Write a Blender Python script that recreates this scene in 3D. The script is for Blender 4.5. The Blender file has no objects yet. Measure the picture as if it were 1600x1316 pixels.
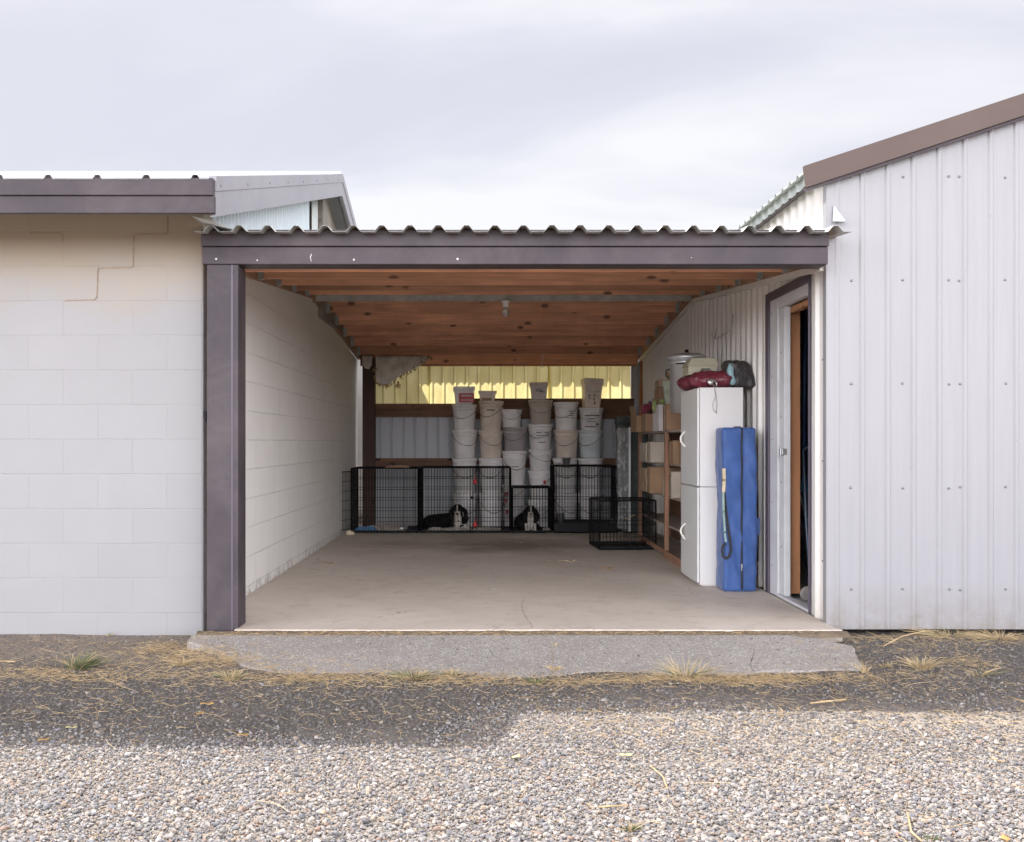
import bpy, bmesh, math, random
import numpy as np
from mathutils import Vector, Matrix, Euler, noise as mnoise
random.seed(7); rng = np.random.default_rng(11)
SC = bpy.context.scene; COL = SC.collection
R = math.radians

# ------------------------------------------------------------------ camera
F, CX, CY, D0, CH = 1540.0, 758.0, 692.0, 5.77, 1.056   # focal length in photo pixels, vanishing point, metres to the facade, eye height over the slab
cam = bpy.data.cameras.new('camera'); cam_o = bpy.data.objects.new('camera', cam); COL.objects.link(cam_o)
cam_o.location = (0, -D0, CH); cam_o.rotation_euler = (R(90), 0, 0)
cam.sensor_fit = 'HORIZONTAL'; cam.sensor_width = 36; cam.lens = F/1600*36
cam.shift_x = (800-CX)/1600; cam.shift_y = (CY-658)/1600
cam.clip_start = .05; cam.clip_end = 3000
SC.camera = cam_o
SC.render.resolution_x, SC.render.resolution_y = 1024, 842

# ------------------------------------------------------------------ light
SUND = Vector((.585, -.60, -1.0)).normalized()            # the way the light travels: from behind the sheds, from the left
sun = bpy.data.lights.new('sun', 'SUN'); sun.energy = 4.3; sun.angle = R(.55); sun.color = (1.0, .955, .89)
sun_o = bpy.data.objects.new('sun', sun); COL.objects.link(sun_o)
sun_o.rotation_euler = SUND.to_track_quat('-Z', 'Y').to_euler(); sun_o.location = (-5, 6, 12)
W = bpy.data.worlds.new('World'); SC.world = W; W.use_nodes = True
def world():
    nt = W.node_tree; N = nt.nodes; L = nt.links; N.clear()
    out = N.new('ShaderNodeOutputWorld'); bg = N.new('ShaderNodeBackground'); bg.inputs[1].default_value = .1
    sky = N.new('ShaderNodeTexSky'); sky.sky_type = 'NISHITA'; sky.sun_disc = False
    sky.sun_elevation = math.asin(-SUND.z); sky.sun_rotation = math.atan2(-SUND.x, -SUND.y)
    sky.dust_density = 2.0
    tc = N.new('ShaderNodeTexCoord'); sep = N.new('ShaderNodeSeparateXYZ'); L.new(tc.outputs['Generated'], sep.inputs[0])
    ad = N.new('ShaderNodeMath'); ad.operation = 'MAXIMUM'; L.new(sep.outputs[2], ad.inputs[0]); ad.inputs[1].default_value = 0
    ad2 = N.new('ShaderNodeMath'); ad2.operation = 'ADD'; L.new(ad.outputs[0], ad2.inputs[0]); ad2.inputs[1].default_value = .22
    dx = N.new('ShaderNodeMath'); dx.operation = 'DIVIDE'; L.new(sep.outputs[0], dx.inputs[0]); L.new(ad2.outputs[0], dx.inputs[1])
    dy = N.new('ShaderNodeMath'); dy.operation = 'DIVIDE'; L.new(sep.outputs[1], dy.inputs[0]); L.new(ad2.outputs[0], dy.inputs[1])
    cb = N.new('ShaderNodeCombineXYZ'); L.new(dx.outputs[0], cb.inputs[0]); L.new(dy.outputs[0], cb.inputs[1])
    mp = N.new('ShaderNodeMapping'); mp.inputs['Location'].default_value = (3.1, .4, 0); mp.inputs['Rotation'].default_value = (0, 0, R(-28)); mp.inputs['Scale'].default_value = (.42, 1.0, 1)
    L.new(cb.outputs[0], mp.inputs[0])
    n1 = N.new('ShaderNodeTexNoise'); n1.inputs['Scale'].default_value = 1.15; n1.inputs['Detail'].default_value = 7; n1.inputs['Roughness'].default_value = .50; n1.inputs['Distortion'].default_value = .5
    L.new(mp.outputs[0], n1.inputs['Vector'])
    r1 = N.new('ShaderNodeValToRGB'); e = r1.color_ramp.elements
    e[0].position = .38; e[0].color = (3.9, 3.92, 4.35, 1); e[1].position = .56; e[1].color = (5.2, 5.15, 5.3, 1)
    m = e.new(.46); m.color = (4.2, 4.22, 4.65, 1)
    L.new(n1.outputs[0], r1.inputs[0])
    mx = N.new('ShaderNodeMix'); mx.data_type = 'RGBA'; mx.inputs[0].default_value = .93
    L.new(sky.outputs[0], mx.inputs[6]); L.new(r1.outputs[0], mx.inputs[7])
    # low sky behind the camera, unseen, brightened to push fill light into the bay
    mr = N.new('ShaderNodeMapRange'); mr.interpolation_type = 'SMOOTHSTEP'; mr.inputs[1].default_value = .35; mr.inputs[2].default_value = -.5; mr.inputs[3].default_value = 0; mr.inputs[4].default_value = 1
    L.new(sep.outputs[1], mr.inputs[0])
    me = N.new('ShaderNodeMapRange'); me.interpolation_type = 'SMOOTHSTEP'; me.inputs[1].default_value = .18; me.inputs[2].default_value = .50; me.inputs[3].default_value = 7.2; me.inputs[4].default_value = .5
    L.new(sep.outputs[2], me.inputs[0])
    mm = N.new('ShaderNodeMath'); mm.operation = 'MULTIPLY_ADD'; L.new(mr.outputs[0], mm.inputs[0]); L.new(me.outputs[0], mm.inputs[1]); mm.inputs[2].default_value = 1
    mr = mm
    vs = N.new('ShaderNodeVectorMath'); vs.operation = 'SCALE'; L.new(mx.outputs[2], vs.inputs[0]); L.new(mr.outputs[0], vs.inputs['Scale']); L.new(vs.outputs[0], bg.inputs[0]); L.new(bg.outputs[0], out.inputs[0])
world()
SC.view_settings.view_transform = 'Standard'; SC.view_settings.look = 'None'; SC.view_settings.gamma = 1
SC.view_settings.exposure = .92

# ------------------------------------------------------------------ helpers
def X(px, Y): return (px-CX)/F*(D0+Y)
def Z(py, Y): return CH+(CY-py)/F*(D0+Y)

class MB:
    """collects geometry in world metres; build() links it as ONE mesh object"""
    def __init__(s): s.v = []; s.f = []; s.sm = []
    def add(s, vs, fs, smooth=False, M=None):
        b = len(s.v)
        for v in vs:
            v = Vector(v); s.v.append(M @ v if M else v)
        for f in fs: s.f.append(tuple(b+i for i in f)); s.sm.append(smooth)
        return s
    def box(s, x0, x1, y0, y1, z0, z1, M=None):
        return s.add([(x0,y0,z0),(x1,y0,z0),(x1,y1,z0),(x0,y1,z0),(x0,y0,z1),(x1,y0,z1),(x1,y1,z1),(x0,y1,z1)],
              [(0,3,2,1),(4,5,6,7),(0,1,5,4),(1,2,6,5),(2,3,7,6),(3,0,4,7)], False, M)
    def hexa(s, p, M=None):   # 8 corners, order as box
        return s.add(p, [(0,3,2,1),(4,5,6,7),(0,1,5,4),(1,2,6,5),(2,3,7,6),(3,0,4,7)], False, M)
    def tube(s, pts, r, n=6, smooth=True, M=None, caps=True):
        pts = [Vector(p) for p in pts]; rs = r if isinstance(r, (list, tuple)) else [r]*len(pts)
        vs = []; prev = None
        for i, p in enumerate(pts):
            t = (pts[min(i+1, len(pts)-1)]-pts[max(i-1, 0)]).normalized()
            if prev is None:
                a = Vector((0,0,1)) if abs(t.z) < .9 else Vector((1,0,0))
                u = t.cross(a).normalized()
            else:
                u = (prev - t*prev.dot(t)).normalized()
            prev = u; w = t.cross(u)
            for k in range(n):
                an = 2*math.pi*k/n; vs.append(p+(u*math.cos(an)+w*math.sin(an))*rs[i])
        fs = []
        for i in range(len(pts)-1):
            for k in range(n): fs.append((i*n+k, i*n+(k+1)%n, (i+1)*n+(k+1)%n, (i+1)*n+k))
        if caps: fs += [tuple(reversed(range(n))), tuple((len(pts)-1)*n+k for k in range(n))]
        return s.add(vs, fs, smooth, M)
    def wire(s, a, b, r=.0025, M=None):
        return s.tube([a, b], r, 4, False, M, False)
    def lathe(s, prof, c=(0,0,0), n=28, smooth=True, M=None):
        vs = []; fs = []
        for (r, z) in prof:
            for k in range(n):
                a = 2*math.pi*k/n; vs.append((c[0]+r*math.cos(a), c[1]+r*math.sin(a), c[2]+z))
        for i in range(len(prof)-1):
            for k in range(n): fs.append((i*n+k, i*n+(k+1)%n, (i+1)*n+(k+1)%n, (i+1)*n+k))
        if prof[0][0] > .001: fs.append(tuple(reversed(range(n))))
        if prof[-1][0] > .001: fs.append(tuple((len(prof)-1)*n+k for k in range(n)))
        return s.add(vs, fs, smooth, M)
    def sheet(s, us, hs, lo, hi, fn, t=.0012):
        """ribbed sheet: profile (us,hs) run from lo(u) to hi(u); fn(u,v,h) -> point"""
        vs = []; fs = []
        for u, h in zip(us, hs):
            a, b = lo(u), hi(u)
            vs += [fn(u,a,h), fn(u,b,h), fn(u,a,h-t), fn(u,b,h-t)]
        n = len(us)
        for i in range(n-1):
            a = i*4; b = a+4
            fs += [(a,b,b+1,a+1), (a+2,a+3,b+3,b+2), (a,a+2,b+2,b), (a+1,b+1,b+3,a+3)]
        fs += [(0,1,3,2), ((n-1)*4, (n-1)*4+2, (n-1)*4+3, (n-1)*4+1)]
        return s.add(vs, fs)
    def sphere(s, c, r, nu=14, nv=9, M=None, smooth=True):
        r = r if isinstance(r, (tuple, list)) else (r, r, r)
        vs = [(c[0], c[1], c[2]-r[2])]
        for j in range(1, nv):
            ph = -math.pi/2+math.pi*j/nv
            for k in range(nu):
                a = 2*math.pi*k/nu; vs.append((c[0]+r[0]*math.cos(ph)*math.cos(a), c[1]+r[1]*math.cos(ph)*math.sin(a), c[2]+r[2]*math.sin(ph)))
        vs.append((c[0], c[1], c[2]+r[2])); fs = []
        for k in range(nu): fs.append((0, 1+(k+1)%nu, 1+k))
        for j in range(nv-2):
            for k in range(nu): fs.append((1+j*nu+k, 1+j*nu+(k+1)%nu, 1+(j+1)*nu+(k+1)%nu, 1+(j+1)*nu+k))
        T = len(vs)-1; b = 1+(nv-2)*nu
        for k in range(nu): fs.append((b+k, b+(k+1)%nu, T))
        return s.add(vs, fs, smooth, M)
    def poly(s, pts, z0, z1):   # vertical prism over an outline
        n = len(pts)
        vs = [(p[0],p[1],z0(p) if callable(z0) else z0) for p in pts]+[(p[0],p[1],z1(p) if callable(z1) else z1) for p in pts]
        fs = [tuple(reversed(range(n))), tuple(range(n, 2*n))]+[(i,(i+1)%n,n+(i+1)%n,n+i) for i in range(n)]
        return s.add(vs, fs)
    def build(s, name, mat, parent=None, bevel=0, seg=2):
        off = Vector((0,0,0)); r = parent
        while r is not None: off += Vector(r.location); r = r.parent
        me = bpy.data.meshes.new(name)
        me.from_pydata([tuple(v-off) for v in s.v], [], s.f); me.update()
        me.polygons.foreach_set('use_smooth', s.sm)
        me.materials.append(mat)
        bm = bmesh.new(); bm.from_mesh(me); bmesh.ops.recalc_face_normals(bm, faces=bm.faces); bm.to_mesh(me); bm.free()
        o = bpy.data.objects.new(name, me); COL.objects.link(o)
        if parent: o.parent = parent
        if bevel:
            m = o.modifiers.new('bevel', 'BEVEL'); m.width = bevel; m.segments = seg; m.limit_method = 'ANGLE'; m.angle_limit = R(40)
        return o
def tag(o, label=None, cat=None, group=None, kind=None):
    if label: o['label'] = label
    if cat: o['category'] = cat
    if group: o['group'] = group
    if kind: o['kind'] = kind
    return o
def empty(name, loc, label=None, cat=None, group=None):
    o = bpy.data.objects.new(name, None); COL.objects.link(o); o.location = loc; o.empty_display_size = .1
    return tag(o, label, cat, group)
def copy_tree(o, parent=None):
    c = o.copy(); COL.objects.link(c)
    if parent: c.parent = parent
    for ch in list(o.children): copy_tree(ch, c)
    return c
def ribs(u0, u1, p, w, h, ph=0, top=.45):
    """trapezoid rib profile"""
    us = [u0]; hs = [0]; k = math.floor((u0-ph)/p)-1
    while True:
        c = ph+k*p; k += 1
        if c-w/2 > u1: break
        for du, hh in ((-w/2, 0), (-w/2*top, h), (w/2*top, h), (w/2, 0)):
            if u0+1e-4 < c+du < u1-1e-4: us.append(c+du); hs.append(hh)
    us.append(u1); hs.append(0)
    return us, hs

# ------------------------------------------------------------------ materials
def newmat(name):
    m = bpy.data.materials.new(name); m.use_nodes = True; nt = m.node_tree
    return m, nt, nt.nodes, nt.links, nt.nodes['Principled BSDF']
def coord(N, L, scale=(1,1,1), loc=(0,0,0), kind='Object'):
    tc = N.new('ShaderNodeTexCoord'); mp = N.new('ShaderNodeMapping')
    mp.inputs['Scale'].default_value = scale; mp.inputs['Location'].default_value = loc
    L.new(tc.outputs[kind], mp.inputs[0]); return mp.outputs[0]
def worldpos(N, L, scale=(1,1,1), loc=(0,0,0)):
    g = N.new('ShaderNodeNewGeometry'); mp = N.new('ShaderNodeMapping')
    mp.inputs['Scale'].default_value = scale; mp.inputs['Location'].default_value = loc
    L.new(g.outputs['Position'], mp.inputs[0]); return mp.outputs[0]
def noise(N, L, vec, scale, detail=4, rough=.55, dist=0):
    n = N.new('ShaderNodeTexNoise'); n.inputs['Scale'].default_value = scale; n.inputs['Detail'].default_value = detail
    n.inputs['Roughness'].default_value = rough; n.inputs['Distortion'].default_value = dist; L.new(vec, n.inputs['Vector']); return n.outputs[0]
def ramp(N, L, fac, stops):
    r = N.new('ShaderNodeValToRGB'); e = r.color_ramp.elements
    while len(e) < len(stops): e.new(.5)
    for q, (p, c) in zip(e, stops):
        q.position = p; q.color = (c, c, c, 1) if isinstance(c, (int, float)) else (*c, 1)
    if fac is not None: L.new(fac, r.inputs[0])
    return r.outputs[0]
def mix(N, L, fac, a, b, mode='MIX'):
    m = N.new('ShaderNodeMix'); m.data_type = 'RGBA'; m.blend_type = mode
    for sock, v in ((m.inputs[0], fac), (m.inputs[6], a), (m.inputs[7], b)):
        if isinstance(v, (int, float)): sock.default_value = v if sock == m.inputs[0] else (v, v, v, 1)
        elif isinstance(v, tuple): sock.default_value = (*v, 1)
        else: L.new(v, sock)
    return m.outputs[2]
def math_(N, L, op, a, b=None, clamp=False):
    m = N.new('ShaderNodeMath'); m.operation = op; m.use_clamp = clamp
    for i, v in enumerate((a, b)):
        if v is None: continue
        if isinstance(v, (int, float)): m.inputs[i].default_value = v
        else: L.new(v, m.inputs[i])
    return m.outputs[0]
def bump(N, L, P, h, strength=.3, dist=.01, prev=None):
    b = N.new('ShaderNodeBump'); b.inputs['Strength'].default_value = strength; b.inputs['Distance'].default_value = dist
    L.new(h, b.inputs['Height'])
    if prev is not None: L.new(prev, b.inputs['Normal'])
    L.new(b.outputs[0], P.inputs['Normal']); return b.outputs[0]

def M_plain(name, c, rough=.6, metal=0, var=.12, scale=6, bmp=.15, fine=60, dirt=None, dirtamt=.0, spec=.5):
    """a colour with blotches, fine grain and optional dirt"""
    m, nt, N, L, P = newmat(name); v = worldpos(N, L)
    lo = tuple(max(0, x*(1-var)) for x in c); hi = tuple(min(1, x*(1+var)) for x in c)
    n = noise(N, L, v, scale, 6, .6); col = mix(N, L, ramp(N, L, n, [(.3, 0), (.7, 1)]), lo, hi)
    if dirt:
        d = noise(N, L, v, scale*.7, 8, .7, .6); col = mix(N, L, ramp(N, L, d, [(.55-dirtamt*.2, 0), (.8, dirtamt)]), col, dirt)
    L.new(col, P.inputs['Base Color']); P.inputs['Roughness'].default_value = rough; P.inputs['Metallic'].default_value = metal
    P.inputs['Specular IOR Level'].default_value = spec
    if bmp: bump(N, L, P, noise(N, L, v, fine, 4), bmp, .004)
    return m

def M_panel(name, c, axis, dirt=(.42,.36,.28), rough=.42):
    """painted ribbed steel: vertical streaks, faint oil-canning, grime near the bottom"""
    m, nt, N, L, P = newmat(name)
    v = worldpos(N, L, (1, 1, .25)); v2 = worldpos(N, L)
    st = noise(N, L, worldpos(N, L, (9, 9, .35)), 3, 5, .6)
    col = mix(N, L, ramp(N, L, st, [(.3, 0), (.72, .9)]), c, tuple(x*.90 for x in c))
    sp = noise(N, L, v2, 38, 5, .7)
    col = mix(N, L, ramp(N, L, sp, [(.63, 0), (.74, .55)]), col, dirt)
    g = N.new('ShaderNodeSeparateXYZ'); gg = N.new('ShaderNodeNewGeometry'); L.new(gg.outputs['Position'], g.inputs[0])
    low = N.new('ShaderNodeMapRange'); low.inputs[1].default_value = .24; low.inputs[2].default_value = -.05; low.inputs[3].default_value = 0; low.inputs[4].default_value = 1
    L.new(g.outputs[2], low.inputs[0])
    lf = math_(N, L, 'MULTIPLY', low.outputs[0], ramp(N, L, noise(N, L, v2, 9, 6, .7), [(.35, .1), (.7, .9)]))
    col = mix(N, L, lf, col, dirt)
    L.new(col, P.inputs['Base Color']); P.inputs['Roughness'].default_value = rough
    b = bump(N, L, P, noise(N, L, v, 3.2, 3), .42, .025)
    bump(N, L, P, noise(N, L, v2, 160, 3), .05, .002, b)
    return m

def M_block(name, c, axis, x_joint, z_joint, tan_top=False, grime=False, mc=.90, jb=.42):
    m, nt, N, L, P = newmat(name)
    g = N.new('ShaderNodeNewGeometry'); sp = N.new('ShaderNodeSeparateXYZ'); L.new(g.outputs['Position'], sp.inputs[0])
    wob = noise(N, L, g.outputs['Position'], 5, 3)
    wz = math_(N, L, 'MULTIPLY', math_(N, L, 'SUBTRACT', wob, .5), .010)
    cb = N.new('ShaderNodeCombineXYZ')
    L.new(math_(N, L, 'ADD', math_(N, L, 'SUBTRACT', sp.outputs[0 if axis == 'x' else 1], x_joint-40.64), wz), cb.inputs[0])
    L.new(math_(N, L, 'ADD', math_(N, L, 'SUBTRACT', sp.outputs[2], z_joint-4.064), wz), cb.inputs[1])
    br = N.new('ShaderNodeTexBrick'); L.new(cb.outputs[0], br.inputs['Vector'])
    br.offset = .5; br.inputs['Scale'].default_value = 1; br.inputs['Brick Width'].default_value = .4064; br.inputs['Row Height'].default_value = .2032
    br.inputs['Mortar Size'].default_value = .0045; br.inputs['Mortar Smooth'].default_value = .6; br.inputs['Bias'].default_value = 0
    br.inputs['Color1'].default_value = (*c, 1); br.inputs['Color2'].default_value = (*[x*.93 for x in c], 1); br.inputs['Mortar'].default_value = (*[x*mc for x in c], 1)
    fadej = ramp(N, L, noise(N, L, g.outputs['Position'], 2.6, 3), [(.36, .25), (.62, 1)])
    col = mix(N, L, .45, c, br.outputs['Color'])
    big = noise(N, L, g.outputs['Position'], 1.7, 6, .62)
    col = mix(N, L, ramp(N, L, big, [(.35, 0), (.75, .55)]), col, tuple(x*.88 for x in c))
    if tan_top:  # tan toward the top: warm light under the eave put into the colour
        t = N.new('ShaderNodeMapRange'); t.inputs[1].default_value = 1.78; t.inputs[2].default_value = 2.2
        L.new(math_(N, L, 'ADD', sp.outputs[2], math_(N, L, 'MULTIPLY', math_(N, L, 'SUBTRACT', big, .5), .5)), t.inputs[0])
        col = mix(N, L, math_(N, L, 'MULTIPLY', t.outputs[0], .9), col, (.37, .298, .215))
    pit = noise(N, L, g.outputs['Position'], 46, 5, .7)
    col = mix(N, L, ramp(N, L, pit, [(.68, 0), (.76, .5)]), col, (.33, .29, .25))
    if grime:
        lw = N.new('ShaderNodeMapRange'); lw.inputs[1].default_value = .10; lw.inputs[2].default_value = -.04
        L.new(sp.outputs[2], lw.inputs[0])
        col = mix(N, L, math_(N, L, 'MULTIPLY', lw.outputs[0], ramp(N, L, noise(N, L, g.outputs['Position'], 11, 7, .7), [(.46, 0), (.6, .95)])), col, (.20, .165, .13))
    L.new(col, P.inputs['Base Color']); P.inputs['Roughness'].default_value = .62
    inv = math_(N, L, 'MULTIPLY', math_(N, L, 'SUBTRACT', 1, br.outputs['Fac']), 1)
    inv = mix(N, L, fadej, 1.0, inv)
    b = bump(N, L, P, inv, jb, .005)
    b = bump(N, L, P, noise(N, L, g.outputs['Position'], 90, 5, .65), .28, .004, b)
    bump(N, L, P, big, .25, .02, b)
    return m

def M_wood(name, c, dark, axis='x', rough=.7, knots=True, obj_var=.5, stain=None):
    m, nt, N, L, P = newmat(name)
    sc = {'x': (.35, 7, 7), 'y': (7, .35, 7), 'z': (7, 7, .35)}[axis]
    oi = N.new('ShaderNodeObjectInfo'); g = N.new('ShaderNodeNewGeometry')
    off = N.new('ShaderNodeVectorMath'); off.operation = 'ADD'; L.new(g.outputs['Position'], off.inputs[0])
    sv = N.new('ShaderNodeVectorMath'); sv.operation = 'SCALE'; sv.inputs[0].default_value = (37, 23, 31); L.new(oi.outputs['Random'], sv.inputs['Scale']); L.new(sv.outputs[0], off.inputs[1])
    mp = N.new('ShaderNodeMapping'); mp.inputs['Scale'].default_value = sc; L.new(off.outputs[0], mp.inputs[0])
    v = mp.outputs[0]
    gr = noise(N, L, v, 4.5, 7, .62, .5)
    col = mix(N, L, ramp(N, L, gr, [(.3, 0), (.72, 1)]), c, tuple(x*.48 for x in c))
    bl = noise(N, L, off.outputs[0], 1.6, 5, .6)
    col = mix(N, L, ramp(N, L, bl, [(.42, 0), (.72, .75)]), col, dark)
    if stain: 
        stn = noise(N, L, mp.outputs[0], 1.3, 4, .6)
        col = mix(N, L, ramp(N, L, stn, [(.55, 0), (.7, .6)]), col, stain)
    if knots:
        mk = N.new('ShaderNodeMapping'); mk.inputs['Scale'].default_value = {'x': (.55, 1, 1), 'y': (1, .55, 1), 'z': (1, 1, .55)}[axis]; L.new(off.outputs[0], mk.inputs[0])
        vo = N.new('ShaderNodeTexVoronoi'); vo.inputs['Scale'].default_value = 6.5; L.new(mk.outputs[0], vo.inputs['Vector'])
        k = ramp(N, L, math_(N, L, 'ADD', vo.outputs['Distance'], math_(N, L, 'MULTIPLY', math_(N, L, 'SUBTRACT', noise(N, L, off.outputs[0], 30, 3), .5), .05)), [(.10, .95), (.17, 0)])
        col = mix(N, L, k, col, tuple(x*.35 for x in dark))
    hv = N.new('ShaderNodeHueSaturation'); L.new(col, hv.inputs['Color'])
    hv.inputs['Saturation'].default_value = 1
    L.new(math_(N, L, 'ADD', math_(N, L, 'MULTIPLY', oi.outputs['Random'], obj_var), 1-obj_var/2), hv.inputs['Value'])
    L.new(hv.outputs[0], P.inputs['Base Color']); P.inputs['Roughness'].default_value = rough
    bump(N, L, P, gr, .35, .003)
    return m

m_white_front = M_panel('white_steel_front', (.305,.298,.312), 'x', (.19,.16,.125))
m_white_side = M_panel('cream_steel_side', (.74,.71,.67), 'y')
m_steel_gable = M_panel('pale_blue_steel', (.60,.66,.70), 'y')
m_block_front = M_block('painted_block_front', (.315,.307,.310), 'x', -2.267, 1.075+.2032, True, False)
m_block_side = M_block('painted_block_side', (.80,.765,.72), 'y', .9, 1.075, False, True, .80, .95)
m_fascia = M_plain('brown_fascia', (.058,.045,.052), .5, 0, .25, 3.2, .10, 90, (.13,.112,.108), .5, .3)
m_rake = M_plain('brown_rake_paint', (.098,.068,.058), .5, 0, .10, 2, .05, 120, None, 0, .3)
m_white_rake = M_plain('white_rake_paint', (.26,.25,.275), .45, 0, .08, 3, .05, 120, (.35,.32,.3), .3)
m_darktrim = M_plain('dark_door_trim', (.085,.068,.092), .45, 0, .1, 4, .05)
m_roof = M_plain('galvanised_roof', (.42,.425,.40), .5, 0, .15, 3, .08, 60, (.20,.18,.15), .6)
m_roof_r = M_plain('green_grey_roof', (.40,.43,.41), .5, .1, .1, 3, .06)
m_roof_l = M_plain('pale_roof', (.62,.63,.64), .5, .1, .1, 3, .06)
m_screw = M_plain('screw_metal', (.22,.21,.24), .45, .6, .1, 40, 0)
m_wood = M_wood('joist_wood', (.80,.41,.25), (.42,.205,.125), 'x', obj_var=.75)
m_wood_y = M_wood('ledger_wood', (.62,.36,.22), (.24,.11,.06), 'y')
m_wood_dark = M_wood('old_girt_wood', (.24,.115,.06), (.09,.045,.03), 'x', stain=(.03,.018,.015))
m_post_dark = M_wood('dark_post_wood', (.085,.038,.026), (.04,.02,.016), 'z')
m_stud = M_wood('pine_stud', (.56,.27,.13), (.44,.19,.085), 'z', obj_var=.2)
m_plywood = M_wood('weathered_plywood', (.33,.29,.25), (.18,.15,.13), 'z', knots=True, obj_var=.1)
m_shelfwood = M_wood('shelf_post_wood', (.40,.215,.13), (.25,.125,.08), 'z', obj_var=.2)
m_beam = M_plain('white_taped_beam', (.50,.48,.45), .6, 0, .2, 9, .3, 40, (.25,.20,.17), .6)
m_galv = M_plain('galvanised_hanger', (.38,.39,.37), .45, .5, .15, 30, .05)
m_black_wire = M_plain('black_wire', (.006,.006,.007), .6, 0, .2, 30, 0, 60, None, 0, .25)
m_black_plastic = M_plain('black_plastic', (.008,.008,.009), .6, 0, .2, 8, .1, 60, None, 0, .25)
m_blackrub = M_plain('black_webbing', (.02,.02,.024), .7, 0, .2, 30, .2, 200)
m_steel = M_plain('polished_steel', (.60,.59,.57), .3, .85, .1, 6, .05)
m_alu = M_plain('brushed_aluminium', (.66,.66,.67), .36, .75, .1, 6, .08, 90)
m_cab = M_plain('white_cabinet', (.62,.60,.585), .38, 0, .035, 2.2, .03, 90, (.45,.40,.33), .22)
m_cab_door = M_plain('cabinet_door', (.62,.62,.61), .38, 0, .03, 2.2, .03, 90)
m_handle = M_plain('white_handle', (.82,.80,.74), .35, 0, .03, 5, 0)
m_gap = M_plain('dark_gap', (.05,.045,.045), .8, 0, .1, 8, 0)
m_crack = M_plain('crack_brown', (.30,.22,.155), .9, 0, .3, 30, .2)
m_red = M_plain('red_plastic', (.50,.03,.04), .45, 0, .1, 20, .05)
m_label = M_plain('paper_label', (.62,.60,.58), .7, 0, .08, 30, .05)
m_ink = M_plain('dark_ink', (.06,.055,.06), .7, 0, .2, 60, 0)
m_foam = M_plain('frame_grey_white', (.56,.56,.57), .5, 0, .08, 4, .05, 80, (.3,.28,.25), .3)

def M_cloth(name, c, wr=.35, scale=9, rough=.85, sheen=.2, dirt=None):
    m, nt, N, L, P = newmat(name); v = worldpos(N, L)
    n = noise(N, L, v, scale, 6, .6, .8)
    col = mix(N, L, ramp(N, L, n, [(.3, 0), (.7, 1)]), tuple(x*.8 for x in c), tuple(min(1, x*1.15) for x in c))
    if dirt: col = mix(N, L, ramp(N, L, noise(N, L, v, 5, 6, .7), [(.5, 0), (.75, .7)]), col, dirt)
    L.new(col, P.inputs['Base Color']); P.inputs['Roughness'].default_value = rough; P.inputs['Sheen Weight'].default_value = sheen
    b = bump(N, L, P, n, wr, .02)
    w = noise(N, L, v, 420, 2); bump(N, L, P, w, .15, .001, b)
    return m
m_bluebag = M_cloth('blue_nylon', (.033,.088,.275), .35, 7, .6)
m_maroon = M_cloth('maroon_vinyl', (.14,.022,.035), .5, 10, .3, 0)
m_blackbag = M_cloth('black_bag_vinyl', (.04,.035,.038), .8, 12, .32, 0, (.09,.055,.04))
m_torn = M_cloth('torn_liner', (.78,.73,.67), .5, 6, .8)
m_torn_edge = M_cloth('torn_insulation', (.42,.27,.10), .8, 30, .95)
m_greenfab = M_cloth('dark_green_canvas', (.055,.066,.062), .4, 8, .7, 0, (.11,.12,.11))
m_blanket = M_cloth('beige_blanket', (.46,.39,.32), .8, 20, .95)
m_bluetowel = M_cloth('blue_towel', (.08,.22,.42), .8, 20, .95)
m_patch = M_cloth('flowered_cloth', (.30,.42,.40), .8, 30, .9, 0, (.55,.45,.38))
m_greenpatch = M_cloth('sky_and_leaf_print', (.26,.42,.46), .5, 20, .6, 0, (.24,.34,.10))

def M_plastic_clear(name):
    m, nt, N, L, P = newmat(name); v = worldpos(N, L)
    P.inputs['Base Color'].default_value = (.62,.62,.60,1); P.inputs['Roughness'].default_value = .18
    n = noise(N, L, worldpos(N, L, (1, 1, .3)), 26, 6, .6, .4)
    L.new(ramp(N, L, n, [(.35, .18), (.75, .55)]), P.inputs['Alpha'])
    bump(N, L, P, n, 1, .02); return m
m_film = M_plastic_clear('clear_plastic_film')

def M_card(name, c):
    m, nt, N, L, P = newmat(name); v = worldpos(N, L)
    n = noise(N, L, v, 5, 6, .6); col = mix(N, L, ramp(N, L, n, [(.3, 0), (.75, 1)]), c, tuple(x*.72 for x in c))
    L.new(col, P.inputs['Base Color']); P.inputs['Roughness'].default_value = .85
    bump(N, L, P, noise(N, L, worldpos(N, L, (1, 1, 6)), 20, 4), .15, .003); return m
m_card = M_card('brown_cardboard', (.38,.235,.14)); m_card2 = M_card('tan_cardboard', (.47,.33,.22)); m_card3 = M_card('pale_cardboard', (.58,.50,.41))
m_cardw = M_card('white_cardboard', (.66,.63,.62)); m_tape = M_plain('packing_tape', (.36,.25,.15), .3, 0, .1, 20, 0)

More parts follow.
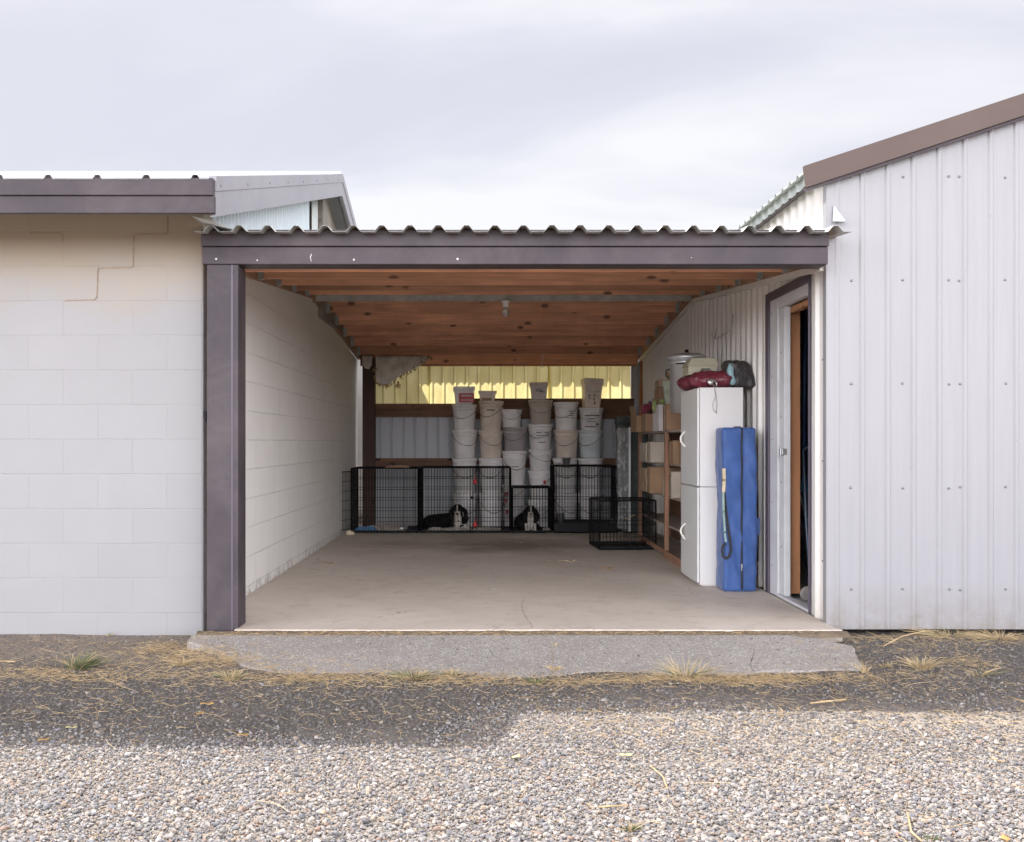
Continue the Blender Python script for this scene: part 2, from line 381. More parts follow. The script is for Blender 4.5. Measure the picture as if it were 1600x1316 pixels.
def M_yellow():
    m, nt, N, L, P = newmat('yellow_fibreglass'); v = worldpos(N, L, (1, 1, .35)); v2 = worldpos(N, L)
    n = noise(N, L, v2, 2.6, 6, .65); st = noise(N, L, v, 9, 6, .65)
    col = mix(N, L, ramp(N, L, n, [(.3, 0), (.7, 1)]), (.90,.86,.64), (.82,.77,.52))
    col = mix(N, L, ramp(N, L, st, [(.45, 0), (.8, .6)]), col, (.66,.58,.34))
    d = N.new('ShaderNodeBsdfDiffuse'); t = N.new('ShaderNodeBsdfTranslucent'); L.new(col, d.inputs[0]); L.new(col, t.inputs[0])
    ms = N.new('ShaderNodeMixShader'); ms.inputs[0].default_value = .90; L.new(d.outputs[0], ms.inputs[1]); L.new(t.outputs[0], ms.inputs[2])
    L.new(ms.outputs[0], nt.nodes['Material Output'].inputs[0]); return m
m_yellow = M_yellow()
def M_glass(name):
    m, nt, N, L, P = newmat(name); P.inputs['Base Color'].default_value = (.9,.9,.88,1); P.inputs['Roughness'].default_value = .08
    P.inputs['Transmission Weight'].default_value = .7; return m
m_glass = M_glass('bulb_glass')

def M_bucket(name, c):
    m, nt, N, L, P = newmat(name); v = worldpos(N, L); oi = N.new('ShaderNodeObjectInfo')
    n = noise(N, L, v, 7, 6, .65)
    col = mix(N, L, ramp(N, L, n, [(.4, 0), (.8, .7)]), c, tuple(x*.70 for x in c))
    L.new(col, P.inputs['Base Color']); P.inputs['Roughness'].default_value = .4
    P.inputs['Subsurface Weight'].default_value = 0
    bump(N, L, P, n, .1, .01); return m
m_bk = {'white': M_bucket('white_pail', (.90,.86,.84)), 'cream': M_bucket('cream_pail', (.82,.70,.59)), 'tan': M_bucket('tan_pail', (.60,.51,.44)),
        'grey': M_bucket('grey_pail', (.47,.42,.42)), 'bluegrey': M_bucket('blue_grey_pail', (.70,.74,.74))}

# ---- ground, concrete
def M_concrete():
    m, nt, N, L, P = newmat('slab_concrete'); v = worldpos(N, L)
    a = noise(N, L, v, 1.1, 8, .62, .3); b = noise(N, L, v, 7, 8, .7)
    col = mix(N, L, ramp(N, L, a, [(.3, 0), (.7, 1)]), (.54,.455,.385), (.66,.575,.50))
    col = mix(N, L, ramp(N, L, b, [(.5, 0), (.8, .5)]), col, (.28,.24,.205))
    # brown wet-dog stain near the crates: a mark with its own shape
    vm = N.new('ShaderNodeVectorMath'); vm.operation = 'DISTANCE'; mp = worldpos(N, L, (1, 1.15, 0)); L.new(mp, vm.inputs[0]); vm.inputs[1].default_value = (.28, 4.35*1.15, 0)
    dd = math_(N, L, 'ADD', vm.outputs['Value'], math_(N, L, 'MULTIPLY', math_(N, L, 'SUBTRACT', noise(N, L, v, 2.2, 7, .7), .5), 1.6))
    col = mix(N, L, ramp(N, L, dd, [(.25, .75), (1.0, 0)]), col, (.19,.135,.085))
    vm2 = N.new('ShaderNodeVectorMath'); vm2.operation = 'DISTANCE'; L.new(worldpos(N, L, (1, 1.6, 0)), vm2.inputs[0]); vm2.inputs[1].default_value = (-.85, 4.5*1.6, 0)
    d2 = math_(N, L, 'ADD', vm2.outputs['Value'], math_(N, L, 'MULTIPLY', math_(N, L, 'SUBTRACT', noise(N, L, v, 2.6, 7, .7), .5), 1.6))
    col = mix(N, L, ramp(N, L, d2, [(.1, .5), (.7, 0)]), col, (.22,.17,.12))
    # hairline cracks
    vo = N.new('ShaderNodeTexVoronoi'); vo.feature = 'DISTANCE_TO_EDGE'; vo.inputs['Scale'].default_value = .62
    wv = N.new('ShaderNodeVectorMath'); wv.operation = 'ADD'; L.new(v, wv.inputs[0])
    nn = N.new('ShaderNodeTexNoise'); nn.inputs['Scale'].default_value = 3; nn.inputs['Detail'].default_value = 6; L.new(v, nn.inputs['Vector'])
    sc = N.new('ShaderNodeVectorMath'); sc.operation = 'SCALE'; sc.inputs['Scale'].default_value = .55; L.new(nn.outputs['Color'], sc.inputs[0]); L.new(sc.outputs[0], wv.inputs[1]); L.new(wv.outputs[0], vo.inputs['Vector'])
    ck = ramp(N, L, vo.outputs['Distance'], [(.0012, .6), (.004, 0)])
    ck = math_(N, L, 'MULTIPLY', ck, ramp(N, L, noise(N, L, v, 1.3, 2), [(.47, 0), (.6, 1)]))
    col = mix(N, L, ck, col, (.15,.12,.10))
    sp = noise(N, L, v, 60, 4, .7); col = mix(N, L, ramp(N, L, sp, [(.64, 0), (.72, .6)]), col, (.17,.14,.12))
    L.new(col, P.inputs['Base Color']); P.inputs['Roughness'].default_value = .72
    bb = bump(N, L, P, b, .25, .006); bump(N, L, P, noise(N, L, v, 130, 4), .25, .002, bb); return m
m_slab = M_concrete()
def M_apron():
    m, nt, N, L, P = newmat('worn_apron_concrete'); v = worldpos(N, L)
    a = noise(N, L, v, 1.8, 8, .65, .4); col = mix(N, L, ramp(N, L, a, [(.3, 0), (.7, 1)]), (.31,.275,.25), (.41,.365,.335))
    vo = N.new('ShaderNodeTexVoronoi'); vo.inputs['Scale'].default_value = 130; L.new(v, vo.inputs['Vector'])
    agg = N.new('ShaderNodeSeparateColor'); L.new(vo.outputs['Color'], agg.inputs[0])
    col = mix(N, L, ramp(N, L, agg.outputs[0], [(.0, .0), (.6, .1), (.88, .8)]), col, (.25,.225,.21))
    col = mix(N, L, ramp(N, L, agg.outputs[1], [(.86, 0), (.9, .8)]), col, (.58,.56,.53))
    col = mix(N, L, ramp(N, L, noise(N, L, v, 5, 8, .7), [(.52, 0), (.75, .6)]), col, (.25,.21,.18))
    L.new(col, P.inputs['Base Color']); P.inputs['Roughness'].default_value = .9
    bb = bump(N, L, P, vo.outputs['Distance'], .5, .004); bb = bump(N, L, P, a, .4, .02, bb); bump(N, L, P, noise(N, L, v, 60, 5), .5, .004, bb); return m
m_apron = M_apron()
def M_ground():
    m, nt, N, L, P = newmat('gravelly_dirt'); v = worldpos(N, L)
    g = N.new('ShaderNodeSeparateXYZ'); gg = N.new('ShaderNodeNewGeometry'); L.new(gg.outputs['Position'], g.inputs[0])
    n1 = noise(N, L, v, 1.2, 7, .65, .5); n2 = noise(N, L, v, 5, 7, .7)
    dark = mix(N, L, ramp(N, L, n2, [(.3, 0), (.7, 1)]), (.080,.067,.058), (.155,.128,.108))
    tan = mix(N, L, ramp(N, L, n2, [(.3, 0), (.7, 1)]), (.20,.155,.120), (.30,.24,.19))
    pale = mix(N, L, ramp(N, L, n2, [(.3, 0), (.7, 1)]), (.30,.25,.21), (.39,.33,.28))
    # tan dirt by the block wall
    mr = N.new('ShaderNodeMapRange'); mr.inputs[1].default_value = -.5; mr.inputs[2].default_value = -1.5; L.new(math_(N, L, 'ADD', g.outputs[0], math_(N, L, 'MULTIPLY', math_(N, L, 'SUBTRACT', n1, .5), 2)), mr.inputs[0])
    my = N.new('ShaderNodeMapRange'); my.inputs[1].default_value = -1.25; my.inputs[2].default_value = -.6; L.new(math_(N, L, 'ADD', g.outputs[1], math_(N, L, 'MULTIPLY', math_(N, L, 'SUBTRACT', n1, .5), 1.0)), my.inputs[0])
    col = mix(N, L, math_(N, L, 'MULTIPLY', mr.outputs[0], my.outputs[0]), dark, tan)
    # pale dust under the loose gravel, in patches all the way out
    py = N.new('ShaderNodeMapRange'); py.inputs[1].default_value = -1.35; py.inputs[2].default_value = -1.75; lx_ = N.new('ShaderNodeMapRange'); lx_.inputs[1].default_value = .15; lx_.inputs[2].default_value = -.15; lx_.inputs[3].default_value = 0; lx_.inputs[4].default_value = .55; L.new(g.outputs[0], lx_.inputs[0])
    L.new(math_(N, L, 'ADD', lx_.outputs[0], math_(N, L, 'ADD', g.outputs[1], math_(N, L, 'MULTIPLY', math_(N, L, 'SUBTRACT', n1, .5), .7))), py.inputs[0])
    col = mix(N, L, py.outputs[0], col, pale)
    vo = N.new('ShaderNodeTexVoronoi'); vo.inputs['Scale'].default_value = 105; L.new(v, vo.inputs['Vector'])
    s = N.new('ShaderNodeSeparateColor'); L.new(vo.outputs['Color'], s.inputs[0])
    col = mix(N, L, ramp(N, L, s.outputs[0], [(.55, 0), (.95, .7)]), col, (.055,.052,.052))
    col = mix(N, L, ramp(N, L, s.outputs[1], [(.75, 0), (.95, .75)]), col, (.24,.215,.195))
    L.new(col, P.inputs['Base Color']); P.inputs['Roughness'].default_value = .95
    bb = bump(N, L, P, vo.outputs['Distance'], .8, .006); bump(N, L, P, n2, .6, .03, bb); return m
m_ground = M_ground()
def M_pebble(name, stops, rough=.75):
    m, nt, N, L, P = newmat(name); oi = N.new('ShaderNodeObjectInfo')
    r = N.new('ShaderNodeValToRGB'); r.color_ramp.interpolation = 'CONSTANT'; e = r.color_ramp.elements
    while len(e) < len(stops): e.new(.5)
    for q, (p, c) in zip(e, stops): q.position = p; q.color = (*c, 1)
    L.new(oi.outputs['Random'], r.inputs[0])
    v = coord(N, L); n = noise(N, L, v, 1.8, 5, .65)
    col = mix(N, L, ramp(N, L, n, [(.35, 0), (.8, .55)]), r.outputs[0], (.33,.285,.245))
    L.new(col, P.inputs['Base Color']); P.inputs['Roughness'].default_value = rough; return m
m_pebble = M_pebble('pebbles', [(0,(0.304,0.280,0.268)), (.14,(0.200,0.200,0.220)), (.30,(0.376,0.344,0.320)), (.42,(0.304,0.248,0.200)), (.52,(0.104,0.102,0.114)), (.64,(0.336,0.256,0.192)), (.69,(0.240,0.224,0.216)), (.84,(0.416,0.400,0.384)), (.89,(0.248,0.160,0.120)), (.93,(0.124,0.132,0.156))])
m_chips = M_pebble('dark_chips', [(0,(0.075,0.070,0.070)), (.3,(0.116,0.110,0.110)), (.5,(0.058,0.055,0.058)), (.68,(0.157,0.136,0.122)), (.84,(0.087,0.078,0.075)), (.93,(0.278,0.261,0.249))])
m_straw = M_plain('dry_straw', (.47,.34,.185), .7, 0, .35, 25, 0)
m_grass_dry = M_plain('dry_grass', (.42,.32,.18), .7, 0, .3, 25, 0)
m_grass = M_plain('green_grass', (.085,.115,.045), .6, 0, .35, 25, 0)
m_leaf = M_plain('dry_leaf', (.50,.30,.11), .7, 0, .3, 30, .3)
m_leaf_pale = M_plain('pale_leaf', (.55,.50,.25), .7, 0, .2, 30, .3)
m_scrap = M_plain('pale_scrap', (.58,.48,.33), .8, 0, .2, 30, .3)

# ================================================================== SETTING
def axis_coords(a, b, step, far):
    core = np.arange(a, b+1e-6, step); lo = a-np.geomspace(.2, far, 14)[::-1]; hi = b+np.geomspace(.2, far, 14)
    return np.concatenate([lo, core, hi])
GZ = -.068
def gh(x, y):
    base = GZ + .010*mnoise.noise(Vector((x*1.3, y*1.3, 0))) + .005*mnoise.noise(Vector((x*5, y*5, 3)))
    return base
xs = axis_coords(-4.2, 4.4, .06, 900); ys = axis_coords(-5.2, .2, .06, 900)
gv = [(x, y, gh(x, y) if abs(x) < 6 and -7 < y < 1 else GZ) for y in ys for x in xs]
nx = len(xs); gf = [(j*nx+i, j*nx+i+1, (j+1)*nx+i+1, (j+1)*nx+i) for j in range(len(ys)-1) for i in range(nx-1)]
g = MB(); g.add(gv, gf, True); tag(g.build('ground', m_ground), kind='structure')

sl = MB(); sl.poly([(-1.66,.12),(-1.43,.12),(-1.42,-.195),(-.5,-.205),(.6,-.195),(1.5,-.21),(2.02,-.205),(2.0,-.12),(2.0,6.95),(-1.66,6.95)], -.16, 0); slo = tag(sl.build('concrete_floor', m_slab, bevel=.006), kind='structure')
# worn apron in front of the slab: an irregular poured patch
out = []
def edge(pts, n, amp, seed):
    r = []
    for (a, b) in zip(pts[:-1], pts[1:]):
        a = Vector(a); b = Vector(b)
        for k in range(n):
            t = k/n; p = a.lerp(b, t); q = mnoise.noise(Vector((p.x*3.1, p.y*3.1, seed)))*amp + mnoise.noise(Vector((p.x*14, p.y*14, seed)))*amp*.35
            d = (b-a).normalized(); r.append(p+Vector((-d.y, d.x))*q)
    return r
front = [(-1.64,-.26), (-1.62,-.40), (-1.42,-.58), (-1.18,-.86), (-.98,-.98), (-.62,-.96), (-.40,-1.04), (-.10,-1.0), (.09,-1.07), (.30,-1.03), (.60,-.95), (1.20,-1.04), (1.36,-.93), (1.86,-.93), (1.90,-.80), (1.96,-.50), (1.86,-.34), (1.70,-.26)]
fr = edge(front, 9, .035, 5)
fr.append(Vector(front[-1]))
top = [(p.x, p.y) for p in fr]
bm = bmesh.new()
ap = MB()
aptop = lambda y: -.014+.0635*min(0, y+.2)
# grid between the back line (y=-.245) and the front outline
cols = sorted(set(round(p[0], 3) for p in top))
ap.poly(top[::-1] if False else top, -.15, lambda p: aptop(p[1]))
apo = ap.build('concrete_apron', m_apron, bevel=.008); tag(apo, kind='structure')
def crackline(nm, pts, wd, zf, mat, par, seed):
    """a thin irregular crack or scratch lying on the concrete"""
    w = MB(); P_ = []
    for (a, b) in zip(pts[:-1], pts[1:]):
        for k in range(8):
            t = k/8; px = a[0]+(b[0]-a[0])*t; py = a[1]+(b[1]-a[1])*t; Y = CH*F/(py-CY)-D0; x = X(px, Y)
            P_.append(Vector((x+.010*mnoise.noise(Vector((x*30, Y*30, seed))), Y+.012*mnoise.noise(Vector((x*30, Y*30, seed+5))), 0)))
    vs = []
    for i, p in enumerate(P_):
        d = (P_[min(i+1, len(P_)-1)]-P_[max(i-1, 0)]).normalized(); n = Vector((-d.y, d.x, 0))*wd*(.35+1.1*abs(mnoise.noise(Vector((i*.9, seed, 0)))))*(1 if 0 < i < len(P_)-1 else .2)
        for q in (p-n, p+n): vs.append((q.x, q.y, zf(q.y)+.0015))
    w.add(vs, [(2*i, 2*i+2, 2*i+3, 2*i+1) for i in range(len(P_)-1)]); return w.build(nm, mat, par)
crackline('crack', [(818,936),(815,948),(817,955),(822,966),(829,974),(832,983)], .0022, lambda y: 0, m_gap, slo, 1)
crackline('crack', [(790,958),(796,962),(806,960)], .0016, lambda y: 0, m_gap, slo, 2)
crackline('scratch', [(575,884),(640,883),(700,881),(760,880)], .005, lambda y: 0, m_label, slo, 3)
crackline('crack', [(861,1003),(864,1018),(861,1026),(866,1040),(864,1056)], .0045, aptop, m_crack, apo, 4)
crackline('crack', [(760,1001),(774,1012),(790,1018)], .002, aptop, m_gap, apo, 5)
crackline('crack', [(1180,1003),(1172,1022),(1186,1040)], .002, aptop, m_gap, apo, 6)

jd = MB(); vs = []; nn_ = 260
for i in range(nn_+1):
    x = -1.62+3.66*i/nn_; a = .012*mnoise.noise(Vector((x*7, 1, 0)))+.008*mnoise.noise(Vector((x*25, 1, 0)))
    for k, (yy, zz) in enumerate(((-.204, -.03), (-.206, -.006+a*.35), (-.222+a*.3, -.006+a*.5), (-.245+a, -.014), (-.262+a*1.6, -.0175), (-.275+a*1.6, -.03))): vs.append((x, yy, zz+.002*mnoise.noise(Vector((x*60, k, 0)))))
jd.add(vs, [(i*6+k, i*6+k+1, (i+1)*6+k+1, (i+1)*6+k) for i in range(nn_) for k in range(5)], True)
tag(jd.build('joint_dirt', M_plain('joint_dirt', (.15,.112,.078), .95, 0, .4, 22, .8, 160, (.26,.20,.12), .8)), 'ragged brown line of dirt along the joint before the slab', 'dirt', None, 'stuff')
# ------------------------------------------------------------------ LEFT: block building
LB = empty('block_building', (-1.648, 0, GZ), 'white painted concrete block building with brown fascia, left of the open bay', 'building')
def zroofL(Y): return 2.425+.2746*(Y+.6) if Y < 4.04 else 3.699-.2746*(Y-4.04)
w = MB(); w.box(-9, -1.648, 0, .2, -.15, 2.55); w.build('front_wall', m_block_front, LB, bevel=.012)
# the side wall, stepped under the carport roof and with a gable top
w = MB()
def side_prism(mb, pts, x0, x1):   # pts in (Y,z)
    n = len(pts); vs = [(x0, p[0], p[1]) for p in pts]+[(x1, p[0], p[1]) for p in pts]
    mb.add(vs, [tuple(range(n)), tuple(reversed(range(n, 2*n)))]+[(i, n+i, n+(i+1)%n, (i+1)%n) for i in range(n)]); return mb
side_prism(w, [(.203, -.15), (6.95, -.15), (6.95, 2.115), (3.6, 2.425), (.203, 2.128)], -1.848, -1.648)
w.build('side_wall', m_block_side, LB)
w = MB(); us, hs = ribs(0.21, 3.55, .095, .045, .014)
w.sheet(us, hs, lambda u: 2.13+.089*min(u, 3.6), lambda u: zroofL(u)-.10, lambda u, v, h: (-1.672+h, u, v)); w.build('gable_cladding', m_steel_gable, LB)
w = MB(); us, hs = ribs(3.62, 3.92, .05, .022, .010); w.sheet(us, hs, lambda u: 2.40, lambda u: zroofL(u)-.1, lambda u, v, h: (-1.652+h, u, v)); w.build('louvre_strip', m_galv, LB)
w = MB(); side_prism(w, [(3.95, 2.3), (6.8, 2.3), (6.8, zroofL(6.8)-.1), (4.04, zroofL(4.04)-.1), (3.95, zroofL(3.95)-.1)], -1.69, -1.60); w.build('plywood_panel', m_plywood, LB)
# roof sheets, ribs running up the slope
w = MB(); us, hs = ribs(-9, -1.44, .255, .05, .022, -1.0)
w.sheet(us, hs, lambda u: -.64, lambda u: 4.04, lambda u, v, h: (u, v, zroofL(v)+h+.017), .002)
w.sheet(us, hs, lambda u: 4.045, lambda u: 9.0, lambda u, v, h: (u, v, zroofL(v)+h+.017), .002); w.build('roof', m_roof_l, LB)
w = MB(); w.box(-9, -1.42, 3.92, 4.16, 3.70, 3.725); w.build('ridge_cap', m_roof_l, LB)
w = MB(); w.box(-9, -1.648, 8.6, 8.8, -.15, 2.42); w.box(-9, -8.8, .2, 8.6, -.15, 2.42); w.build('rear_wall', m_block_side, LB)
fz1, fz0 = Z(279, -.62), Z(333, -.62); fm = Z(306, -.62)
w = MB(); w.box(-9, -1.416, -.62, -.586, fz0, fm); w.box(-9, -1.420, -.634, -.588, fm+.0, fz1)
w.build('fascia', m_fascia, LB, bevel=.003)
w = MB()
def rake(mb, x0, x1, a, b):   # a,b: offsets below the roof line
    pts = [(-.584, zroofL(-.584)+a), (4.04, zroofL(4.04)+a), (9, zroofL(9)+a), (9, zroofL(9)+b), (4.04, zroofL(4.04)+b), (-.584, zroofL(-.584)+b)]
    n = 6; vs = [(x0, p[0], p[1]) for p in pts]+[(x1, p[0], p[1]) for p in pts]
    mb.add(vs, [(0,1,4,5), (1,2,3,4), (6,11,10,7), (7,10,9,8)]+[(i, n+i, n+(i+1)%n, (i+1)%n) for i in range(n)])
rake(w, -1.445, -1.421, -.052, -.185); w.build('rake_board', m_white_rake, LB)
w = MB(); rake(w, -1.452, -1.414, .03, -.050); w.build('rake_cap', m_white_rake, LB)
for k in range(8):
    Y = -.5+k*.6
    w = MB(); w.sphere((-1.414, Y, zroofL(Y)-.022), (.005, .009, .009), 8, 6); w.build('screw', m_screw, LB)
w = MB(); w.box(-1.648, -1.452, .0, 9, 0, 1) if False else None
# soffit under the rake overhang
vs = [(-1.66, -.58, zroofL(-.58)-.14), (-1.445, -.58, zroofL(-.58)-.14), (-1.445, 4.04, zroofL(4.04)-.14), (-1.66, 4.04, zroofL(4.04)-.14)]
w.add(vs+[(v[0], v[1], v[2]+.01) for v in vs], [(0,3,2,1),(4,5,6,7),(0,1,5,4),(1,2,6,5),(2,3,7,6),(3,0,4,7)]); w.build('soffit', m_white_rake, LB)
# stair-step crack in the front wall
w = MB()
cr = [(262.5,336),(262.5,364),(258,365.5),(213,366),(209.5,369),(208.5,416),(205,418.5),(155,419.5),(153,423),(151.5,465),(148,468.5),(103,470)]
def strip(mb, pts, wd, y):
    for a, b in zip(pts[:-1], pts[1:]):
        A = Vector((X(a[0], 0), y, Z(a[1], 0))); B = Vector((X(b[0], 0), y, Z(b[1], 0))); d = (B-A).normalized(); n = Vector((-d.z, 0, d.x))*wd/2
        wj = 1+.5*random.random()
        mb.add([A-n*wj-d*.002, B-n-d*-.002, B+n+d*.002, A+n*wj-d*.002], [(0,1,2,3)])
strip(w, cr, .005, -.0025); w.build('crack', m_crack, LB)
w = MB(); strip(w, [(48,364.5),(75,364),(92,363.5),(98,368),(99,378)], .004, -.0025); w.build('crack', m_crack, LB)
w = MB(); w.box(X(319,0), X(326,0), -.02, -.003, Z(655,0), Z(642,0)); w.tube([(X(323,0),-.02,Z(645,0)), (X(325,0),-.035,Z(652,0)), (X(324,0),-.03,Z(660,0))], .004)
hk = w.build('gate_hook', m_black_plastic); tag(hk, 'small black iron hook on the corner of the block wall', 'hook')

# ------------------------------------------------------------------ RIGHT: white steel building
RB = empty('steel_building', (2.02, 0, GZ), 'white ribbed steel shed with brown sloping trim and open side door', 'building')
def zR(x): return 2.635+.331*(x-1.839) if x < 6.6 else 4.211-.331*(x-6.6)
w = MB(); us, hs = ribs(2.02, 11.2, .1505, .038, .0075, X(1347, 0))
w.sheet(us, hs, lambda u: -.035, lambda u: zR(u)-.01, lambda u, v, h: (u, -h, v)); w.build('front_wall', m_white_front, RB)
w = MB(); us, hs = ribs(0, .33, .155, .045, .022, .05); M0 = lambda u, v, h: (2.02-h, u, v)
DT, DB = 2.052, .0
w.sheet(us, hs, lambda u: -.035, lambda u: 2.66, M0)
us, hs = ribs(.331, 1.229, .155, .045, .022, .05); w.sheet(us, hs, lambda u: DT, lambda u: 2.66, M0)
us, hs = ribs(1.23, 9.5, .155, .045, .022, .05); w.sheet(us, hs, lambda u: .004, lambda u: 2.66, M0)
w.build('side_wall', m_white_side, RB)
w = MB(); w.box(2.0, 2.07, -.006, .0-.003, -.035, 2.62); w.box(1.994, 2.0, -.006, .05, -.035, 2.62); w.build('corner_trim', m_white_front, RB, bevel=.003)
w = MB(); w.box(11.2, 11.25, 0, 9.5, -.1, 2.7); w.box(2.06, 11.2, 9.45, 9.5, -.1, 3.0); w.box(2.06, 11.2, .02, 9.45, -.04, -.005)
w.box(2.06, 2.09, 1.3, 9.45, 0, 2.6); w.box(2.06, 2.09, .02, .33, 0, 2.6); w.box(2.06, 2.09, .33, 1.3, 2.09, 2.6); w.box(2.09, 11.2, .03, .05, 0, 2.6); w.box(2.03, 11.2, .03, 9.45, 2.601, 2.62)
w.build('inner_lining', m_foam, RB)
w = MB(); us, hs = ribs(-.06, 9.8, .15, .05, .02, .03)
w.sheet(us, hs, lambda u: 1.885, lambda u: 6.6, lambda u, v, h: (v, u, zR(v)+h), .0015)
w.sheet(us, hs, lambda u: 6.602, lambda u: 11.6, lambda u, v, h: (v, u, zR(v)+h), .0015); w.build('roof', m_roof_r, RB)
w = MB(); us, hs = ribs(-.05, 9.8, .15, .06, .010, .03)
w.sheet(us, hs, lambda u: zR(1.935)-.065, lambda u: zR(1.935)-.004, lambda u, v, h: (1.935-h, u, v)); w.build('eave_sheet', m_roof_r, RB)
w = MB(); w.hexa([(1.937,-.04,zR(1.935)-.066),(2.003,-.04,zR(1.935)-.044),(2.003,9.8,zR(1.935)-.044),(1.937,9.8,zR(1.935)-.066),(1.937,-.04,zR(1.935)-.056),(2.003,-.04,zR(1.935)-.034),(2.003,9.8,zR(1.935)-.034),(1.937,9.8,zR(1.935)-.056)]); w.build('eave_soffit', m_fascia, RB)
w = MB()
def rakeR(mb, y0, y1, a, b):
    pts = [(1.839, zR(1.839)+a), (6.6, zR(6.6)+a), (11.6, zR(11.6)+a), (11.6, zR(11.6)+b), (6.6, zR(6.6)+b), (1.856, zR(1.856)+b)]
    n = 6; vs = [(p[0], y0, p[1]) for p in pts]+[(p[0], y1, p[1]) for p in pts]
    mb.add(vs, [(0,1,4,5), (1,2,3,4), (6,11,10,7), (7,10,9,8)]+[(i, n+i, n+(i+1)%n, (i+1)%n) for i in range(n)])
rakeR(w, -.085, -.06, .018, -.110); w.build('rake_trim', m_rake, RB)
w = MB(); rakeR(w, -.059, -.040, -.104, -.128); w.build('rake_soffit', m_fascia, RB)
for zz in (Z(277,0), Z(438,0), Z(600,0), Z(762,0), Z(921,0)):
    for k in range(5):
        x = X(1330,0)+k*.301
        for dx in ((0,) if k % 3 != 2 else (-.03, .034)):
            if zz < zR(x)-.1:
                w = MB(); w.sphere((x+dx+random.uniform(-.004,.004), -.002, zz+random.uniform(-.004,.004)), (.0075, .004, .0075), 8, 6); w.build('screw', m_screw, RB)
for zz in (.35, .95, 1.55, 2.1):
    for k in range(9):
        Y = .13+k*.155*2
        if .30 < Y < 1.25: continue
        w = MB(); w.sphere((2.0195, Y, zz+random.uniform(-.004,.004)), (.004, .006, .006), 8, 6); w.build('screw', m_screw, RB)
# flashing triangle where the carport roof meets the corner
w = MB(); A = (X(1303,-.02), -.02, Z(320,-.02)); B = (X(1322,-.02), -.02, Z(345,-.02)); Cc = (X(1301,-.02), -.02, Z(346,-.02)); D = (X(1319,-.10), -.10, Z(346,-.1))
w.add([A, B, Cc, D, (A[0],A[1]+.01,A[2]), (B[0],B[1]+.01,B[2])], [(0,2,3),(0,3,1),(0,1,5,4),(2,0,4)]); w.build('corner_flashing', m_roof_l, RB)
# door frame
w = MB(); w.box(1.990, 2.016, 1.165, 1.235, .0, DT+.055); w.box(1.990, 2.016, .33, 1.165, DT, DT+.055)
w.box(1.998, 2.014, .322, .33, 0.0, DT+.055); w.build('door_trim', m_darktrim, RB, bevel=.002)
w = MB(); w.box(2.004, 2.05, .985, 1.163, .002, DT-.002); w.box(2.006, 2.05, .335, .985, DT-.075, DT-.002)
w.box(2.0, 2.055, .335, .985, .002, .022); w.build('door_frame', m_foam, RB, bevel=.003)
w = MB(); w.box(2.014, 2.056, .862, .983, .024, DT-.078); w.build('sliding_door_edge', m_foam, RB, bevel=.004)
w = MB(); w.box(1.996, 2.013, .895, .925, Z(712,.85), Z(700,.85)); w.box(1.999, 2.03, .860, .898, Z(711,.85), Z(701,.85)); w.build('latch', m_steel, RB, bevel=.002)
for k in range(5):
    w = MB(); w.sphere((2.003, 1.12, .2+k*.44), (.003, .006, .006), 8, 6); w.build('screw', m_screw, RB)
for k in range(4):
    w = MB(); w.sphere((2.012, .93, .35+k*.44), (.003, .006, .006), 8, 6); w.build('screw', m_screw, RB)
w = MB(); w.box(2.058, 2.142, .93, .97, .03, DT-.08); w.build('door_stud', m_stud, RB, bevel=.002)
w = MB(); w.box(2.056, 2.10, .335, .93, DT-.12, DT-.08); w.build('door_header', m_stud, RB, bevel=.002)

# ------------------------------------------------------------------ CARPORT
CP = empty('carport', (0, 3.4, 0), 'open front carport bay with ribbed metal roof, brown fascia and exposed wooden joists', 'carport')
def zb(Y): return 2.11+.089*Y if Y <= 3.6 else 2.4304-.089*(Y-3.6)
def zs(Y): return zb(Y)+.150
w = MB(); us, hs = ribs(-1.60, 2.05, .1585, .085, .034, -1.53, .30)
us[0] = -1.62
w.sheet(us, hs, lambda u: -.275-.012*math.sin(u*3), lambda u: 3.6, lambda u, v, h: (u, v, zs(v)+h+.004*mnoise.noise(Vector((u*2,v,1)))), .0015)
w.sheet(us, hs, lambda u: 3.602, lambda u: 7.20, lambda u, v, h: (u, v, zs(v)+h), .0015); w.build('roof_sheet', m_roof, CP)
# turned-up left end with white flashing
w = MB(); w.add([(X(300,-.25),-.25,Z(338,-.25)), (X(336,-.27),-.27,Z(346,-.27)), (X(362,-.27),-.27,Z(358,-.27)), (X(318,-.25),-.25,Z(348,-.25)),
                 (X(300,-.25),-.0,Z(338,-.25)), (X(336,-.27),-.0,Z(346,-.27)), (X(362,-.27),-.0,Z(358,-.27)), (X(318,-.25),-.0,Z(348,-.25))], [(0,1,2,3),(0,4,5,1),(3,2,6,7),(4,7,6,5)])
w.build('end_flashing', m_roof_l, CP)
hz0, hz1, hm = Z(413,-.16), Z(360,-.16), Z(385,-.17)
xl, xr = X(316,-.16), X(1294,-.16)
w = MB(); w.box(xl, xr, -.16, -.125, hz0, hm-.001); w.box(xl-.002, xr, -.178, -.13, hm, hz1); w.box(xl, xr, -.125, -.0, hz0+.0, hz0+.02); w.build('fascia', m_fascia, CP, bevel=.004)
w = MB(); w.box(xl+.04, xr-.01, -.12, -.02, hz0+.022, hz1-.02); w.build('front_beam', m_wood, CP)
w = MB()
for px, py, r in ((715,405,.007),(553,406,.006),(402,407,.005),(338,405,.006),(1080,403,.003)):
    w = MB(); w.sphere((X(px,-.16), -.162, Z(py,-.16)), (r, .003, r), 8, 6); w.build('paint_chip', m_label, CP)
w = MB()
